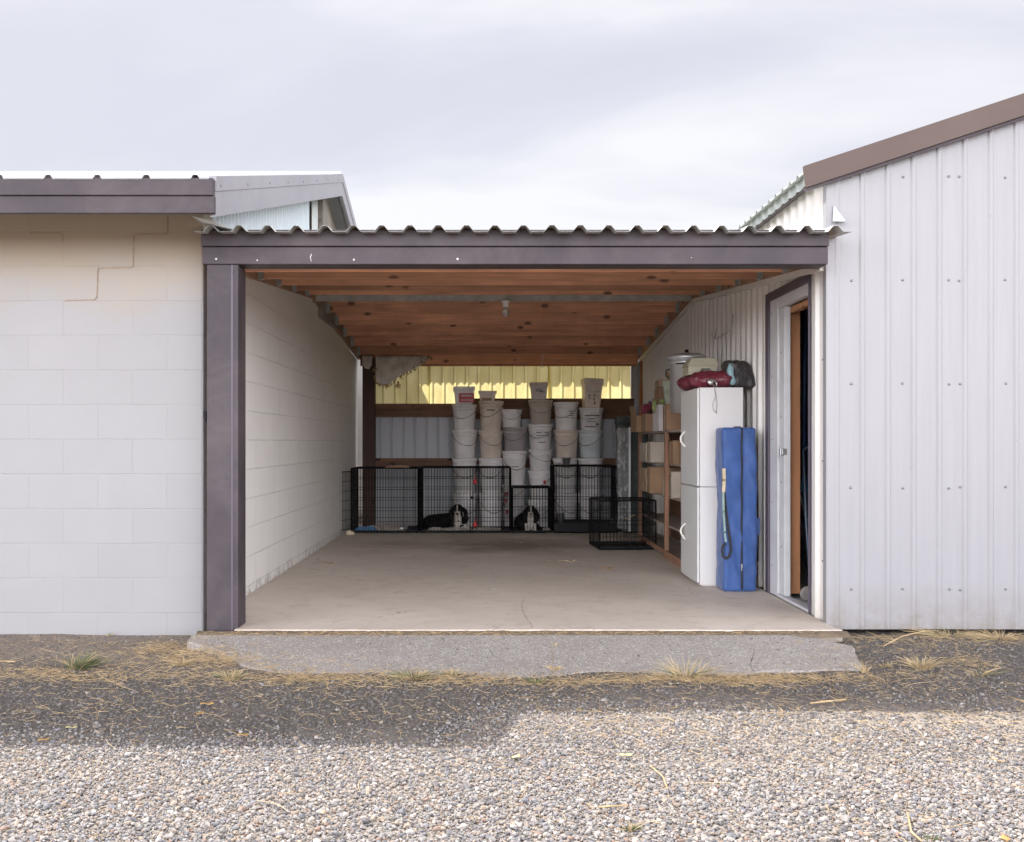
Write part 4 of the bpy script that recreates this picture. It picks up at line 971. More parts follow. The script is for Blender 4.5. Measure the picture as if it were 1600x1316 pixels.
def dog_head(hx, hy, hz, s=1.0, tilt=0, earR=1.0):
    """head facing the camera (-Y), centre of the skull at hx,hy,hz"""
    P = []
    def q(x, y, z): 
        c, s_ = math.cos(tilt), math.sin(tilt); return (hx+s*(x*c-z*s_), hy+s*y, hz+s*(x*s_+z*c))
    P += [('s', q(0,0,.01), (.058*s,.066*s,.055*s)), ('s', q(0,-.035,-.012), (.043*s,.05*s,.038*s)), ('s', q(0,-.078,-.038), (.031*s,.048*s,.027*s)),
          ('s', q(.014,-.085,-.050), (.021*s,.036*s,.022*s)), ('s', q(-.014,-.085,-.050), (.021*s,.036*s,.022*s)), ('s', q(0,-.075,-.064), (.019*s,.036*s,.012*s))]
    for sd in (-1, 1):
        e = earR if sd > 0 else 1.0
        P.append(('t', [q(sd*.048,.0,.022), q(sd*.066*e,-.006,-.005), q(sd*.074*e,-.012,-.045), q(sd*.072*e**1.6,-.016,-.085), q(sd*.066*e**2,-.018,-.12), q(sd*.062*e**2.2,-.018,-.137)], [.014*s,.021*s,.026*s,.028*s,.021*s,.010*s]))
    return P, q
def dog(name, head, body, label, white_fn, s=1.0, tilt=0, earR=1.0):
    P, q = dog_head(*head, s=s, tilt=tilt, earR=earR); hx, hy, hz = head
    def colorfn(co):
        lx, ly, lz = (co.x-hx)/s, (co.y-hy)/s, (co.z-hz)/s
        c, s_ = math.cos(-tilt), math.sin(-tilt); lx, lz = lx*c-lz*s_, lx*s_+lz*c
        if abs(lx) < .105 and -.15 < lz < .09 and ly > -.16:
            if abs(lx) < .050 and ly < -.03 and lz > -.082:
                if ly < -.058 and lz < -.012: return WHT
                if abs(lx) < .008+.012*max(0, -lz/.03) and ly < 0: return WHT
                return BLK
            if abs(lx) < .007 and ly < .02 and lz > 0: return WHT
            if abs(lx) > .038 or lz > -.06: return BLK
        return WHT if white_fn(co) else BLK
    root = empty(name, (hx, hy, .02), label, 'dog', None)
    b = remesh_blob('body', P+body, .0065*s, colorfn, m_fur); 
    b.data.transform(Matrix.Translation(-Vector(root.location))); b.parent = root
    w = MB(); w.sphere(q(0,-.126,-.034), (.0145*s,.010*s,.011*s), 12, 8); w.build('nose', m_nose, root)
    for sd in (-1, 1):
        w = MB(); w.sphere(q(sd*.026,-.066,.004), (.0085*s,.006*s,.0085*s), 10, 7); w.build('eye', m_eye, root)
    w = MB(); w.tube([q(-.022,-.112,-.056), q(0,-.122,-.052), q(.022,-.112,-.056)], .0016*s, 5); w.build('mouth', m_nose, root)
    return root
h1 = (X(715,6.0), 6.0, Z(797,6.0))
hx, hy, hz = h1
body1 = [('t', [(hx,hy+.03,hz-.01),(hx-.005,hy+.05,hz-.05),(hx-.01,hy+.06,hz-.10)], [.055,.066,.085]),
         ('t', [(hx,hy+.05,.115),(hx-.10,hy+.10,.115),(hx-.22,hy+.14,.105),(hx-.34,hy+.14,.095),(hx-.41,hy+.12,.075)], [.085,.098,.096,.092,.060]),
         ('s', (hx-.30,hy+.03,.075), (.10,.06,.058)),
         ('t', [(hx-.30,hy+.0,.06),(hx-.22,hy-.04,.035),(hx-.33,hy-.06,.028),(hx-.26,hy-.09,.022)], [.04,.024,.018,.018]),
         ('s', (hx+.02,hy+.0,.105), (.065,.065,.085)),
         ('t', [(hx-.05,hy+.02,.11),(hx-.07,hy-.03,.045),(hx-.02,hy-.11,.032),(hx+.02,hy-.16,.028)], [.045,.032,.023,.024]),
         ('t', [(hx+.05,hy+.03,.12),(hx+.09,hy+.0,.05),(hx+.15,hy-.06,.036),(hx+.22,hy-.10,.032)], [.045,.034,.025,.026]),
         ('t', [(hx-.43,hy+.12,.06),(hx-.47,hy+.08,.04),(hx-.46,hy+.0,.035)], [.02,.014,.012])]
def wf1(co):
    n = mnoise.noise(Vector((co.x*22, co.y*22, co.z*22)))
    if co.x > hx-.045 and co.z < hz-.05 and co.y < hy+.06: return n > -.35
    if co.z < .052 and co.y < hy-.01: return n > -.05
    return False
dog('dog', h1, body1, 'black and white long-eared dog lying down in the wide wire crate, head up', wf1, 1.13, R(2), 1.17)
h2 = (X(829,5.98), 5.98, Z(798,5.98)); kx, ky, kz = h2
body2 = [('t', [(kx,ky+.03,kz-.01),(kx,ky+.05,kz-.06),(kx+.0,ky+.06,.12)], [.052,.062,.075]),
         ('s', (kx-.0,ky+.035,.11), (.078,.08,.10)),
         ('t', [(kx,ky+.07,.13),(kx-.07,ky+.16,.12),(kx-.11,ky+.22,.10)], [.08,.10,.085]),
         ('s', (kx-.11,ky+.09,.085), (.085,.10,.085)),
         ('t', [(kx-.04,ky+.03,.12),(kx-.045,ky-.02,.06),(kx-.045,ky-.06,.028),(kx-.045,ky-.10,.024)], [.036,.026,.022,.024]),
         ('t', [(kx+.04,ky+.03,.12),(kx+.045,ky-.02,.06),(kx+.045,ky-.06,.028),(kx+.047,ky-.10,.024)], [.036,.026,.022,.024]),
         ('t', [(kx-.15,ky+.05,.045),(kx-.12,ky-.02,.028),(kx-.10,ky-.06,.024)], [.035,.022,.018]),
         ('t', [(kx+.06,ky+.14,.05),(kx+.10,ky+.10,.035),(kx+.14,ky+.05,.03)], [.05,.03,.015])]
def wf2(co):
    n = mnoise.noise(Vector((co.x*20, co.y*20, co.z*20)))
    return abs(co.x-kx) < .070+.012*n and co.z < kz-.05 and co.y < ky+.075
dog('dog', h2, body2, 'black and white long-eared dog sitting up in the small low crate, white chest', wf2, 1.0, R(-1), 1.05)

# ---------------- white cabinet
CBx0, CBx1, CBy0, CBy1, CBz = 1.575, 1.893, 1.46, 2.07, 1.462
cb_ = empty('cabinet', (1.73, 1.7, 0), 'tall white two-door storage cabinet standing against the ribbed side wall', 'cabinet')
zs_ = .732
w = MB(); w.box(CBx0, CBx1, CBy0, CBy1, .012, zs_-.0015); w.box(CBx0, CBx1, CBy0, CBy1, zs_+.0015, CBz); w.box(CBx0+.02, CBx1-.01, CBy0+.02, CBy1-.02, 0, .0118); w.build('carcass', m_cab, cb_, bevel=.003)
for za, zb_ in ((.03, zs_-.006), (zs_+.006, CBz-.004)):
    w = MB(); w.box(CBx0-.018, CBx0-.0025, CBy0+.002, CBy1-.002, za, zb_); d_ = w.build('door', m_cab_door, cb_, bevel=.0035)
    zc = Z(686, 1.86) if za > .5 else Z(831, 1.86); yh = 1.90
    w = MB(); w.tube([(CBx0-.018-.028*math.sin(math.pi*k/10), yh+.035*math.sin(math.pi*k/10), zc-.062+.124*k/10) for k in range(11)], [.006]+[.008]*9+[.006], 8); w.build('handle', m_handle, d_)
w = MB(); w.box(1.895, 1.93, 1.60, 1.63, .3, CBz-.01); w.build('back_edge', m_darktrim, cb_)
# cord hanging down the cabinet side
w = MB(); yf = 1.452; w.tube([(X(1113,yf),1.50,Z(597,yf)),(X(1116,yf),yf,Z(603,yf)),(X(1118,yf),yf,Z(620,yf)),(X(1113,yf),yf,Z(632,yf)),(X(1114.5,yf),yf,Z(641,yf)),(X(1120,yf),yf,Z(646,yf))], .0022, 5)
w.tube([(X(1117,yf),yf,Z(608,yf)),(X(1120,yf),yf-.003,Z(628,yf)),(X(1119,yf),yf-.002,Z(645,yf))], .0018, 5)
tag(w.build('cord', m_galv), 'thin pale cord dangling down the near side of the white cabinet', 'cord')

# ---------------- long blue bag
bag = empty('canopy_bag', (1.82, 1.32, 0), 'long upright blue nylon canopy bag with black zip leaning on the cabinet', 'bag')
bx0, bx1, by0, by1, bz1 = X(1129,1.22), X(1182,1.22), 1.20, 1.435, 1.165
w = MB()
def soft_box(mb, x0, x1, y0, y1, z0, z1, amp, seed, n=(10,10,40), r=.03):
    """box grid with rounded edges and soft dents"""
    def sp(p):
        c = Vector(((x0+x1)/2, (y0+y1)/2, (z0+z1)/2)); hw = Vector(((x1-x0)/2-r, (y1-y0)/2-r, (z1-z0)/2-r)); d = Vector(p)-c
        inner = Vector((max(-hw.x, min(hw.x, d.x)), max(-hw.y, min(hw.y, d.y)), max(-hw.z, min(hw.z, d.z)))); o = d-inner
        if o.length > 1e-6: o = o.normalized()*r
        q = c+inner+o
        nn = mnoise.noise(Vector((q.x*9, q.y*9, q.z*4+seed)))*amp+mnoise.noise(Vector((q.x*22, q.y*22, q.z*14+seed)))*amp*.4
        k = min(1, max(0, (q.z-z0)/.02)); dd = Vector((d.x, d.y, 0)); dd = dd.normalized() if dd.length > 1e-6 else Vector((0,0,0))
        return q+dd*nn*k
    nx1, ny1, nz1 = n
    def face(f, a, b):
        vs = [sp(f(i/a, j/b)) for j in range(b+1) for i in range(a+1)]
        mb.add(vs, [(j*(a+1)+i, j*(a+1)+i+1, (j+1)*(a+1)+i+1, (j+1)*(a+1)+i) for j in range(b) for i in range(a)], True)
    face(lambda u, v: (x0+(x1-x0)*u, y0, z0+(z1-z0)*v), nx1, nz1); face(lambda u, v: (x0+(x1-x0)*u, y1, z0+(z1-z0)*v), nx1, nz1)
    face(lambda u, v: (x0, y0+(y1-y0)*u, z0+(z1-z0)*v), ny1, nz1); face(lambda u, v: (x1, y0+(y1-y0)*u, z0+(z1-z0)*v), ny1, nz1)
    face(lambda u, v: (x0+(x1-x0)*u, y0+(y1-y0)*v, z0), nx1, ny1); face(lambda u, v: (x0+(x1-x0)*u, y0+(y1-y0)*v, z1), nx1, ny1)
soft_box(w, bx0, bx1, by0, by1, 0.001, bz1, .011, 1, (20,16,90), .024)
for i_, v in enumerate(w.v):
    f = .5+.5*math.tanh((v.y-by0-.12)*-30)
    fold = .007*math.sin(v.z*23+v.x*38+3*mnoise.noise(Vector((v.x*6, v.z*3, 3))))*abs(mnoise.noise(Vector((v.x*7+4, 2, v.z*2.4))))*2
    w.v[i_] = Vector((v.x+.006*math.sin(v.z*4.1), v.y-f*fold, v.z if v.z < 1.1 else v.z-.02*(v.x-bx0)/(bx1-bx0)*0))
def merged(o, d=.0008):
    bm = bmesh.new(); bm.from_mesh(o.data); bmesh.ops.remove_doubles(bm, verts=bm.verts, dist=d); bmesh.ops.recalc_face_normals(bm, faces=bm.faces); bm.to_mesh(o.data); bm.free(); return o
merged(w.build('shell', m_bluebag, bag))
w = MB(); zx = X(1158.5,by0)
w.tube([(zx+.002*math.sin(k*.9), by0-.006, .02+(bz1-.03)*k/30) for k in range(31)]+[(zx, by0+.03, bz1+.002), (zx, by0+.2, bz1+.004)], .0065, 6); w.build('zip', m_blackrub, bag)
w = MB(); w.box(zx-.006, zx+.004, by0-.015, by0-.009, .17, .20); w.tube([(zx-.001,by0-.014,.175),(zx-.003,by0-.018,.15)], .003, 5); w.build('zip_pull', m_steel, bag)
w = MB()   # webbing loop on the left
def strap(mb, pts, wd, t=.003):
    for a, b in zip(pts[:-1], pts[1:]):
        a = Vector(a); b = Vector(b); n = Vector((0, 1, 0))*wd/2; d = (b-a).normalized(); u = Vector((-d.z, 0, d.x))*t
        mb.hexa([a-n-u, b-n-u, b+n-u, a+n-u, a-n+u, b-n+u, b+n+u, a+n+u])
def strapx(mb, pts, wd, t=.0025):
    pts = [Vector(p) for p in pts]
    for a, b in zip(pts[:-1], pts[1:]):
        d = (b-a).normalized(); n = Vector((d.z, 0, -d.x)); n = n.normalized()*wd/2; u = Vector((0, t, 0)); a2 = a-d*.004; b2 = b+d*.004
        mb.hexa([a2-n-u, b2-n-u, b2+n-u, a2+n-u, a2-n+u, b2-n+u, b2+n+u, a2+n+u])
ys_ = by0-.010
strapx(w, [(X(px,ys_), ys_-.0003*k, Z(py,ys_)) for k, (px, py) in enumerate(((1130,740),(1131.5,765),(1134,795),(1137.5,825),(1140.5,845),(1142,860),(1139,870),(1134,873),(1129.5,869),(1128,861),(1129.5,853),(1133,849.5)))], .016); w.build('strap', m_blackrub, bag)
w = MB(); rx = bx1+.006
strap(w, [(rx-.004, by0+.05, .85), (rx+.010, by0+.05, .66), (rx+.012, by0+.05, .52), (rx+.014, by0+.05, .40), (rx+.012, by0+.05, .21)], .03); w.build('strap', m_blackrub, bag)
w = MB(); w.box(bx1-.004, bx1+.028, by0+.03, by0+.07, .40, .52); w.build('strap_pad', m_bluebag, bag, bevel=.006)
w = MB(); yz = by0-.013; strapx(w, [(X(px,yz), yz, Z(py,yz)) for px, py in ((1131,733),(1131.5,750),(1130.5,768))], .022, .004); w.build('pale_strap_end', m_scrap, bag)
w = MB(); strapx(w, [(X(px,yz), yz, Z(py,yz)) for px, py in ((1130,770),(1130.5,800),(1132.5,832),(1134,846))], .014, .004); w.build('flowered_cloth', m_patch, bag)

# ---------------- shelf
sh = empty('shelf_unit', (1.82, 3.5, 0), 'wooden shelf rack with boxes along the right wall behind the white cabinet', 'shelf')
SX0, SX1 = 1.64, 1.985
for (x, Y) in ((SX0, 3.24), (SX0, 4.78), (SX0, 2.16), (SX1-.04, 2.16), (SX1-.04, 4.78)):
    w = MB(); w.box(x-.0, x+.036, Y-.02, Y+.02, 0, 1.17-.02); w.build('post', m_shelfwood, sh, bevel=.002)
for z in (.045, .30, .565, .865, 1.165):
    w = MB(); w.box(SX0+.038 if z < 1.1 else SX0, SX1, 2.14, 4.80, z-.016, z); w.build('shelf_board', M_card('shelf_ply', (.42,.34,.28)) if z == .045 else bpy.data.materials['shelf_ply'], sh)
w = MB(); w.box(SX0+.003, SX0+.02, 3.262, 4.758, .03, .075); w.box(SX0+.003, SX0+.02, 2.182, 3.218, .0, .075); w.build('shelf_edge', m_shelfwood, sh)
w = MB(); w.box(SX1+.001, SX1+.006, 2.1, 4.78, .05, 1.15); w.build('back_board', m_wood_dark, sh)
def carton(x0, x1, y0, y1, z0, z1, m, label, rz=0, tape=True, lab=None, flaps=False):
    t = empty('cardboard_box', ((x0+x1)/2, (y0+y1)/2, z0), label, 'box', 'cardboard boxes on the shelf rack')
    w = MB()
    if flaps:
        th = .004
        w.box(x0,x1,y0,y1,z0,z0+th); w.box(x0,x0+th,y0,y1,z0+th,z1); w.box(x1-th,x1,y0,y1,z0+th,z1); w.box(x0+th,x1-th,y0,y0+th,z0+th,z1); w.box(x0+th,x1-th,y1-th,y1,z0+th,z1)
        w.build('carton', m, t)
        w = MB(); w.hexa([(x0-.0,y0+.01,z1+.001),(x0+th,y0+.01,z1+.001),(x0+th,y1-.01,z1+.001),(x0,y1-.01,z1+.001),(x0-.02,y0+.03,z1+.10),(x0-.02+th,y0+.03,z1+.10),(x0-.02+th,y1-.03,z1+.10),(x0-.02,y1-.03,z1+.10)]); w.build('flap', m, t)
    else:
        w.box(x0,x1,y0,y1,z0,z1); w.build('carton', m, t, bevel=.004)
    if tape:
        yc = (y0+y1)/2; w = MB(); w.box(x0-.0015, x0+.001, yc-.025, yc+.025, z0+.01, z1); w.box((x0+x1)/2-.025,(x0+x1)/2+.025, y0-.0015, y0+.001, z1-.07, z1); w.build('tape', m_tape, t)
    if lab:
        w = MB(); w.box(lab[0], lab[1], y0-.003, y0-.0005, lab[2], lab[3]); w.build('paper_label', m_label, t)
    t.rotation_euler = (0,0,rz); return t
# level .565
carton(1.60, 1.93, 3.75, 4.02, .566, .82, m_card, 'brown printed box on the middle shelf, left of the post, nearer one', R(-4))
carton(1.60, 1.93, 4.08, 4.38, .566, .80, m_card2, 'brown box on the middle shelf, farthest from the cabinet', R(2))
carton(1.67, 1.95, 2.95, 3.20, .566, .80, m_card3, 'tan box on the middle shelf right of the wooden post', R(-9))
# level .865
carton(1.60, 1.93, 3.72, 4.02, .866, 1.065, m_card3, 'cream coloured box with tape on the second shelf from top, nearer one', R(-3))
carton(1.60, 1.93, 4.06, 4.42, .866, 1.055, m_card3, 'cream coloured box on the second shelf from top, farther one', R(1))
carton(1.66, 1.95, 2.90, 3.22, .866, 1.075, m_card, 'brown box with white paper label on the second shelf from top', R(-2), True, (1.72, 1.80, .925, 1.0))
# level 1.165
carton(1.53, 1.85, 4.25, 4.55, 1.166, 1.33, m_card, 'open brown box with raised flap at the far end of the top shelf', R(3), False, None, True)
carton(1.58, 1.90, 3.92, 4.20, 1.166, 1.34, m_card, 'brown box second from the far end of the top shelf', R(-2))
carton(1.60, 1.76, 3.35, 3.62, 1.166, 1.41, m_cardw, 'white box with printed side in the middle of the top shelf', R(2), False)
carton(1.62, 1.92, 2.95, 3.28, 1.166, 1.40, m_card, 'crumpled brown box on the top shelf nearest the cabinet', R(-5))
carton(1.66, 1.94, 3.66, 3.88, 1.166, 1.58, m_card, 'tall brown box standing on the top shelf behind the white box', R(1), False)
carton(1.66, 1.95, 3.60, 3.90, 1.586, 1.66, m_card2, 'flat tan box lying on top of the tall brown box', R(-3), False)
carton(1.70, 1.93, 2.96, 3.25, 1.405, 1.62, m_card2, 'creased tan box stacked on the crumpled box beside the silver can', R(-14))
carton(1.70, 1.95, 2.16, 2.60, 1.166, 1.30, m_card, 'flat brown box under the silver can', 0, False)
carton(1.72, 1.96, 4.0, 4.22, 1.346, 1.50, m_card, 'small brown box set back on the second brown box of the top shelf', R(6), False)
carton(1.74, 1.96, 4.28, 4.56, 1.338, 1.52, m_card2, 'small tan box at the far back of the top shelf', R(-5))
carton(1.78, 1.97, 3.66, 3.86, 1.664, 1.74, m_card, 'small brown printed box highest on the shelf stack', R(5), True)
carton(1.69, 1.93, 3.30, 3.58, .5655, .74, m_card3, 'low pale box on the middle shelf behind the post', R(3))
carton(1.69, 1.93, 2.45, 2.80, .5655, .79, m_card2, 'tan box on the middle shelf half hidden by the cabinet', R(-3))
carton(1.69, 1.93, 2.45, 2.82, .8655, 1.06, m_card, 'brown box on the upper shelf half hidden by the cabinet', R(2))
carton(1.75, 1.95, 3.35, 3.60, .8655, 1.0, m_card2, 'low tan box on the upper shelf behind the post', R(-4))
w = MB(); w.hexa([(1.66,3.30,1.412),(1.74,3.30,1.412),(1.74,3.33,1.412),(1.66,3.33,1.412),(1.63,3.28,1.62),(1.70,3.28,1.63),(1.70,3.31,1.63),(1.63,3.31,1.62)])
tag(w.build('booklet', M_plain('green_white_print', (.42,.47,.36), .6, 0, .3, 20, 0)), 'pale green and white booklet leaning upright above the white box', 'booklet')
w = MB(); w.sphere((1.60,4.0,1.40), (.06,.07,.045), 14, 9); w.sphere((1.57,3.95,1.37), (.04,.05,.03), 14, 9); w.sphere((1.65,4.05,1.41), (.05,.05,.05), 14, 9)
mr = M_cloth('crimson_cloth', (.22,.02,.045), .9, 30, .8); tag(w.build('cloth', mr), 'bunched crimson cloth on the brown boxes of the top shelf', 'cloth')
w = MB(); w.sphere((1.66,3.45,1.44), (.03,.05,.028), 12, 8); w.sphere((1.60,3.52,1.43), (.015,.04,.03), 12, 8); w.tube([(1.59,3.5,1.43),(1.585,3.49,1.38),(1.59,3.5,1.34)], [.02,.018,.006], 8)
tag(w.build('cloth', M_cloth('lime_cloth', (.30,.38,.12), .8, 30, .8)), 'lime green rag drooping over the white box', 'rag')
w = MB(); w.lathe([(.038,0),(.038,.09),(.034,.095),(.001,.095)], (1.56,4.31,1.172), 18); w.build('can', m_label) if False else None
tn = empty('spray_can', (1.565, 4.20, 1.335), 'white and blue can standing in front of the open brown box', 'can')
w = MB(); w.lathe([(.034,0),(.034,.075),(.028,.082),(.001,.083)], (1.573,4.222,1.336), 18) if False else w.lathe([(.034,0),(.034,.075),(.028,.082),(.001,.083)], (1.625,4.10,1.341), 18); w.build('body', m_label, tn)
w = MB(); w.lathe([(.0345,.035),(.0345,.060)], (1.625,4.10,1.341), 18); w.build('blue_band', m_bluetowel, tn)
w = MB(); w.lathe([(.035,0),(.035,.10),(.015,.12),(.015,.135),(.001,.135)], (1.66,4.16,1.341), 18); tag(w.build('bottle', M_plain('teal_plastic', (.03,.14,.15), .35, 0, .1, 20, 0)), 'dark teal bottle on the brown boxes behind the white and blue can', 'bottle')

# ---------------- things on top of the cabinet and shelf
can = empty('steel_can', (X(1072,2.36), 2.36, 1.302), 'large silver lidded metal can standing behind the beige tote', 'can')
cc = (X(1073,2.36), 2.36, 1.302)
w = MB(); w.lathe([(.130,0),(.140,.40),(.150,.405),(.150,.42),(.142,.425),(.143,.455)], cc, 36); w.build('body', m_alu, can)
w = MB(); w.lathe([(.149,.440),(.158,.445),(.158,.462),(.150,.470),(.10,.488),(.03,.496),(.001,.497)], cc, 36); w.build('lid', m_alu, can)
w = MB(); w.lathe([(.012,.495),(.018,.51),(.012,.522),(.001,.524)], cc, 16); w.build('knob', m_black_plastic, can)
w = MB(); w.tube([(cc[0]-.145,cc[1]-.03,cc[2]+.36),(cc[0]-.175,cc[1]-.03,cc[2]+.35),(cc[0]-.178,cc[1]-.03,cc[2]+.30),(cc[0]-.145,cc[1]-.03,cc[2]+.29)], .005, 6); w.box(cc[0]-.12, cc[0]-.02, cc[1]-.150, cc[1]-.139, cc[2]+.392, cc[2]+.400); w.build('handle', m_black_plastic, can)
# maroon bag
def blob_thing(name, parts, voxel, amp, freq, mat, label, cat, seed=0):
    o = remesh_blob(name, parts, voxel, None, mat, 10)
    for v in o.data.vertices:
        n = v.normal; q = mnoise.noise(Vector((v.co.x*freq, v.co.y*freq, v.co.z*freq+seed))); q2 = abs(mnoise.noise(Vector((v.co.x*freq*2.3+v.co.z*9, v.co.y*freq*2, v.co.z*freq*2.1+seed))))
        v.co += n*(q*amp-q2*amp*.7)
    tag(o, label, cat); return o
blob_thing('maroon_bag', [('s',(1.66,1.62,1.525),(.14,.11,.072)),('s',(1.56,1.82,1.515),(.075,.16,.055)),('s',(1.76,1.58,1.525),(.10,.10,.068)),('s',(1.83,1.66,1.51),(.07,.09,.045))], .009, .014, 16, m_maroon, 'shiny maroon vinyl bag slumped on top of the white cabinet', 'bag', 3)
tt = empty('plastic_tote', (1.70, 1.80, 1.575), 'beige plastic tote with lid on top of the maroon bag', 'tote')
m_tote = M_plain('beige_plastic', (.46,.43,.32), .5, 0, .06, 6, .05)
ty = 1.78; tx0, tx1 = X(1075,ty), X(1121,ty); tz0, tz1, tzt = Z(586,ty), Z(572,ty), Z(559,ty)
w = MB(); w.hexa([(tx0+.005,ty,tz0),(tx1-.008,ty,tz0),(tx1-.008,ty+.2,tz0),(tx0+.005,ty+.2,tz0),(tx0,ty-.01,tz1),(tx1,ty-.01,tz1),(tx1,ty+.21,tz1),(tx0,ty+.21,tz1)]); w.build('body', m_tote, tt, bevel=.006)
w = MB(); w.hexa([(tx0-.008,ty-.02,tz1),(tx1+.006,ty-.02,tz1),(tx1+.006,ty+.22,tz1),(tx0-.008,ty+.22,tz1),(tx0+.03,ty+.015,tzt),(tx1-.005,ty+.015,tzt),(tx1-.005,ty+.19,tzt),(tx0+.03,ty+.19,tzt)]); w.build('lid', m_tote, tt, bevel=.006)
w = MB(); w.lathe([(.045,0),(.047,.010),(.040,.012),(.041,.022),(.036,.024),(.036,.036),(.001,.036)], (X(1104,1.60), 1.62, 1.575), 24); tag(w.build('jar_lid', m_steel), 'small shiny stack of foil trays on the maroon bag before the beige tote', 'tray')
w = MB(); soft_box(w, 1.80, 1.985, 1.56, 1.74, 1.464, 1.668, .028, 8, (22,16,22), .03)
for i_, v in enumerate(w.v): w.v[i_] = Vector((v.x+(.03*(1.668-v.z)/.2 if v.x > 1.9 else -.0)-.02*max(0, v.z-1.6)/.07*(v.x-1.8)/.18, v.y, v.z+.012*mnoise.noise(Vector((v.x*30, v.y*30, 2)))))
tag(merged(w.build('black_bag', m_blackbag)), 'crumpled black bag on the wall end of the cabinet top', 'bag')
blob_thing('printed_bag', [('s',(1.815,1.53,1.575),(.026,.03,.075)),('s',(1.828,1.53,1.52),(.032,.03,.04))], .006, .008, 18, m_greenpatch, 'narrow light blue and green printed bag beside the black bag', 'bag', 5)
w = MB(); px_ = (X(1109,1.52), 1.50, Z(597,1.5)); w.lathe([(.02,0),(.024,.004),(.024,.012),(.010,.016),(.001,.016)], (0,0,0), 16, True, Matrix.Translation(Vector(px_)) @ Matrix.Rotation(R(75),4,'X'))
w.tube([px_, (px_[0]+.02,px_[1]-.015,px_[2]+.01), (px_[0]+.035,1.455,1.50), (px_[0]+.034,1.452,1.47)], .006, 6)
tag(w.build('plug', m_steel), 'steel ring fitting resting on the front of the maroon bag', 'fitting')

# ---------------- wrapped folded item in the back corner
fx = empty('folded_cot', (X(990,6.0), 6.0, 0), 'tall folded dark green canvas item wrapped in clear plastic in the back right corner', 'folded item')
w = MB(); soft_box(w, X(972,5.75), X(1012,5.75), 5.72, 5.98, 0.002, Z(665,5.8), .012, 7, (14,10,40), .03); merged(w.build('canvas_body', m_greenfab, fx))
w = MB(); soft_box(w, X(964,5.85), X(983,5.85), 5.85, 5.99, .01, Z(660,5.85), .012, 11, (8,8,40), .02); merged(w.build('canvas_flap', m_greenfab, fx))
w = MB(); soft_box(w, X(965,5.66), X(984,5.66), 5.64, 5.80, .05, Z(668,5.66), .022, 15, (10,8,44), .02); merged(w.build('plastic_wrap', m_film, fx))
w = MB(); w.box(X(982.5,5.62), X(985.5,5.62), 5.62, 5.64, .03, Z(668,5.62)); w.build('metal_strip', m_alu, fx)
w = MB(); soft_box(w, X(962,5.95), X(1006,5.95), 5.88, 6.1, Z(664,5.95), Z(651,5.95), .02, 19, (16,10,6), .02); merged(w.build('folded_top', m_greenfab, fx))
# straw stick caught in the crate wire, leaning sticks
w = MB(); w.tube([(X(977,3.95),3.93,Z(811,3.95)),(X(984,3.95),3.92,Z(807,3.95)),(X(991,3.95),3.9,Z(804,3.95))], .004, 5); tag(w.build('straw_stalk', m_straw), 'pale straw stalk caught in the front crate wires', 'stalk')
for k, (a, b, t) in enumerate(((998.5, 1000.5, 602), (1002.5, 1002, 603))):
    w = MB(); Yl = 6.72; w.tube([(X(a-1.5,Yl),Yl-.04,0.01),(X(b,Yl),Yl,Z(t,Yl))], .012, 6); tag(w.build('wooden_stick', m_stud), ('left','right')[k]+' one of two thin pine sticks leaning in the back right corner', 'stick', 'leaning sticks')

# ---------------- behind the side door
w = MB(); hcx, hcy = 2.158, .80
ht = empty('hand_cart', (2.25, .85, 0), 'wheeled cart just inside the open side door, one pale wheel showing', 'cart')
def wheel(x, Y, r, wd, par):
    M = Matrix.Translation((x, Y, r)) @ Matrix.Rotation(R(90), 4, 'X')
    w = MB(); w.lathe([(r*.62,-wd/2),(r*.9,-wd/2),(r,-wd/4),(r,wd/4),(r*.9,wd/2),(r*.62,wd/2)], (0,0,0), 28, True, M); w.build('tyre', m_black_plastic if False else M_plain('tyre_grey', (.22,.20,.18), .8, 0, .1, 20, .2), par)
    w = MB(); w.lathe([(.001,-wd/2-.006),(r*.18,-wd/2-.006),(r*.18,-wd/2)], (0,0,0), 16, True, M); w.build('axle_cap', m_gap, par)
    w = MB(); w.lathe([(.001,-wd/2+.004),(r*.2,-wd/2-.004),(r*.24,-wd/2+.004),(r*.62,-wd/2+.006),(r*.62,wd/2-.006),(.001,wd/2-.006)], (0,0,0), 28, True, M); w.build('hub', m_scrap, par)
wheel(2.150, .80, .050, .03, ht); wheel(2.44, .80, .050, .03, ht)
w = MB(); w.tube([(2.16,.84,.05),(2.46,.84,.05)], .008, 8); w.tube([(2.19,.84,.05),(2.19,.95,.5),(2.20,1.05,1.0),(2.30,1.06,1.08),(2.40,1.05,1.0),(2.41,.95,.5),(2.41,.84,.05)], .012, 8); w.tube([(2.19,.9,.3),(2.41,.9,.3)], .01, 8); w.build('frame', M_plain('dark_blue_tube', (.05,.07,.10), .4, .3, .1, 20, 0), ht)
br_ = empty('broom', (2.36, 1.45, .78), 'blue-headed broom hanging inside the side door', 'broom')
YY = 1.35
w = MB(); w.tube([(X(1256,YY),YY,Z(745,YY)),(X(1257,YY),YY,Z(600,YY)),(X(1259,YY),YY,Z(480,YY))], .010, 8); w.build('pole', M_plain('blue_handle', (.05,.10,.22), .4, 0, .1, 20, 0), br_)
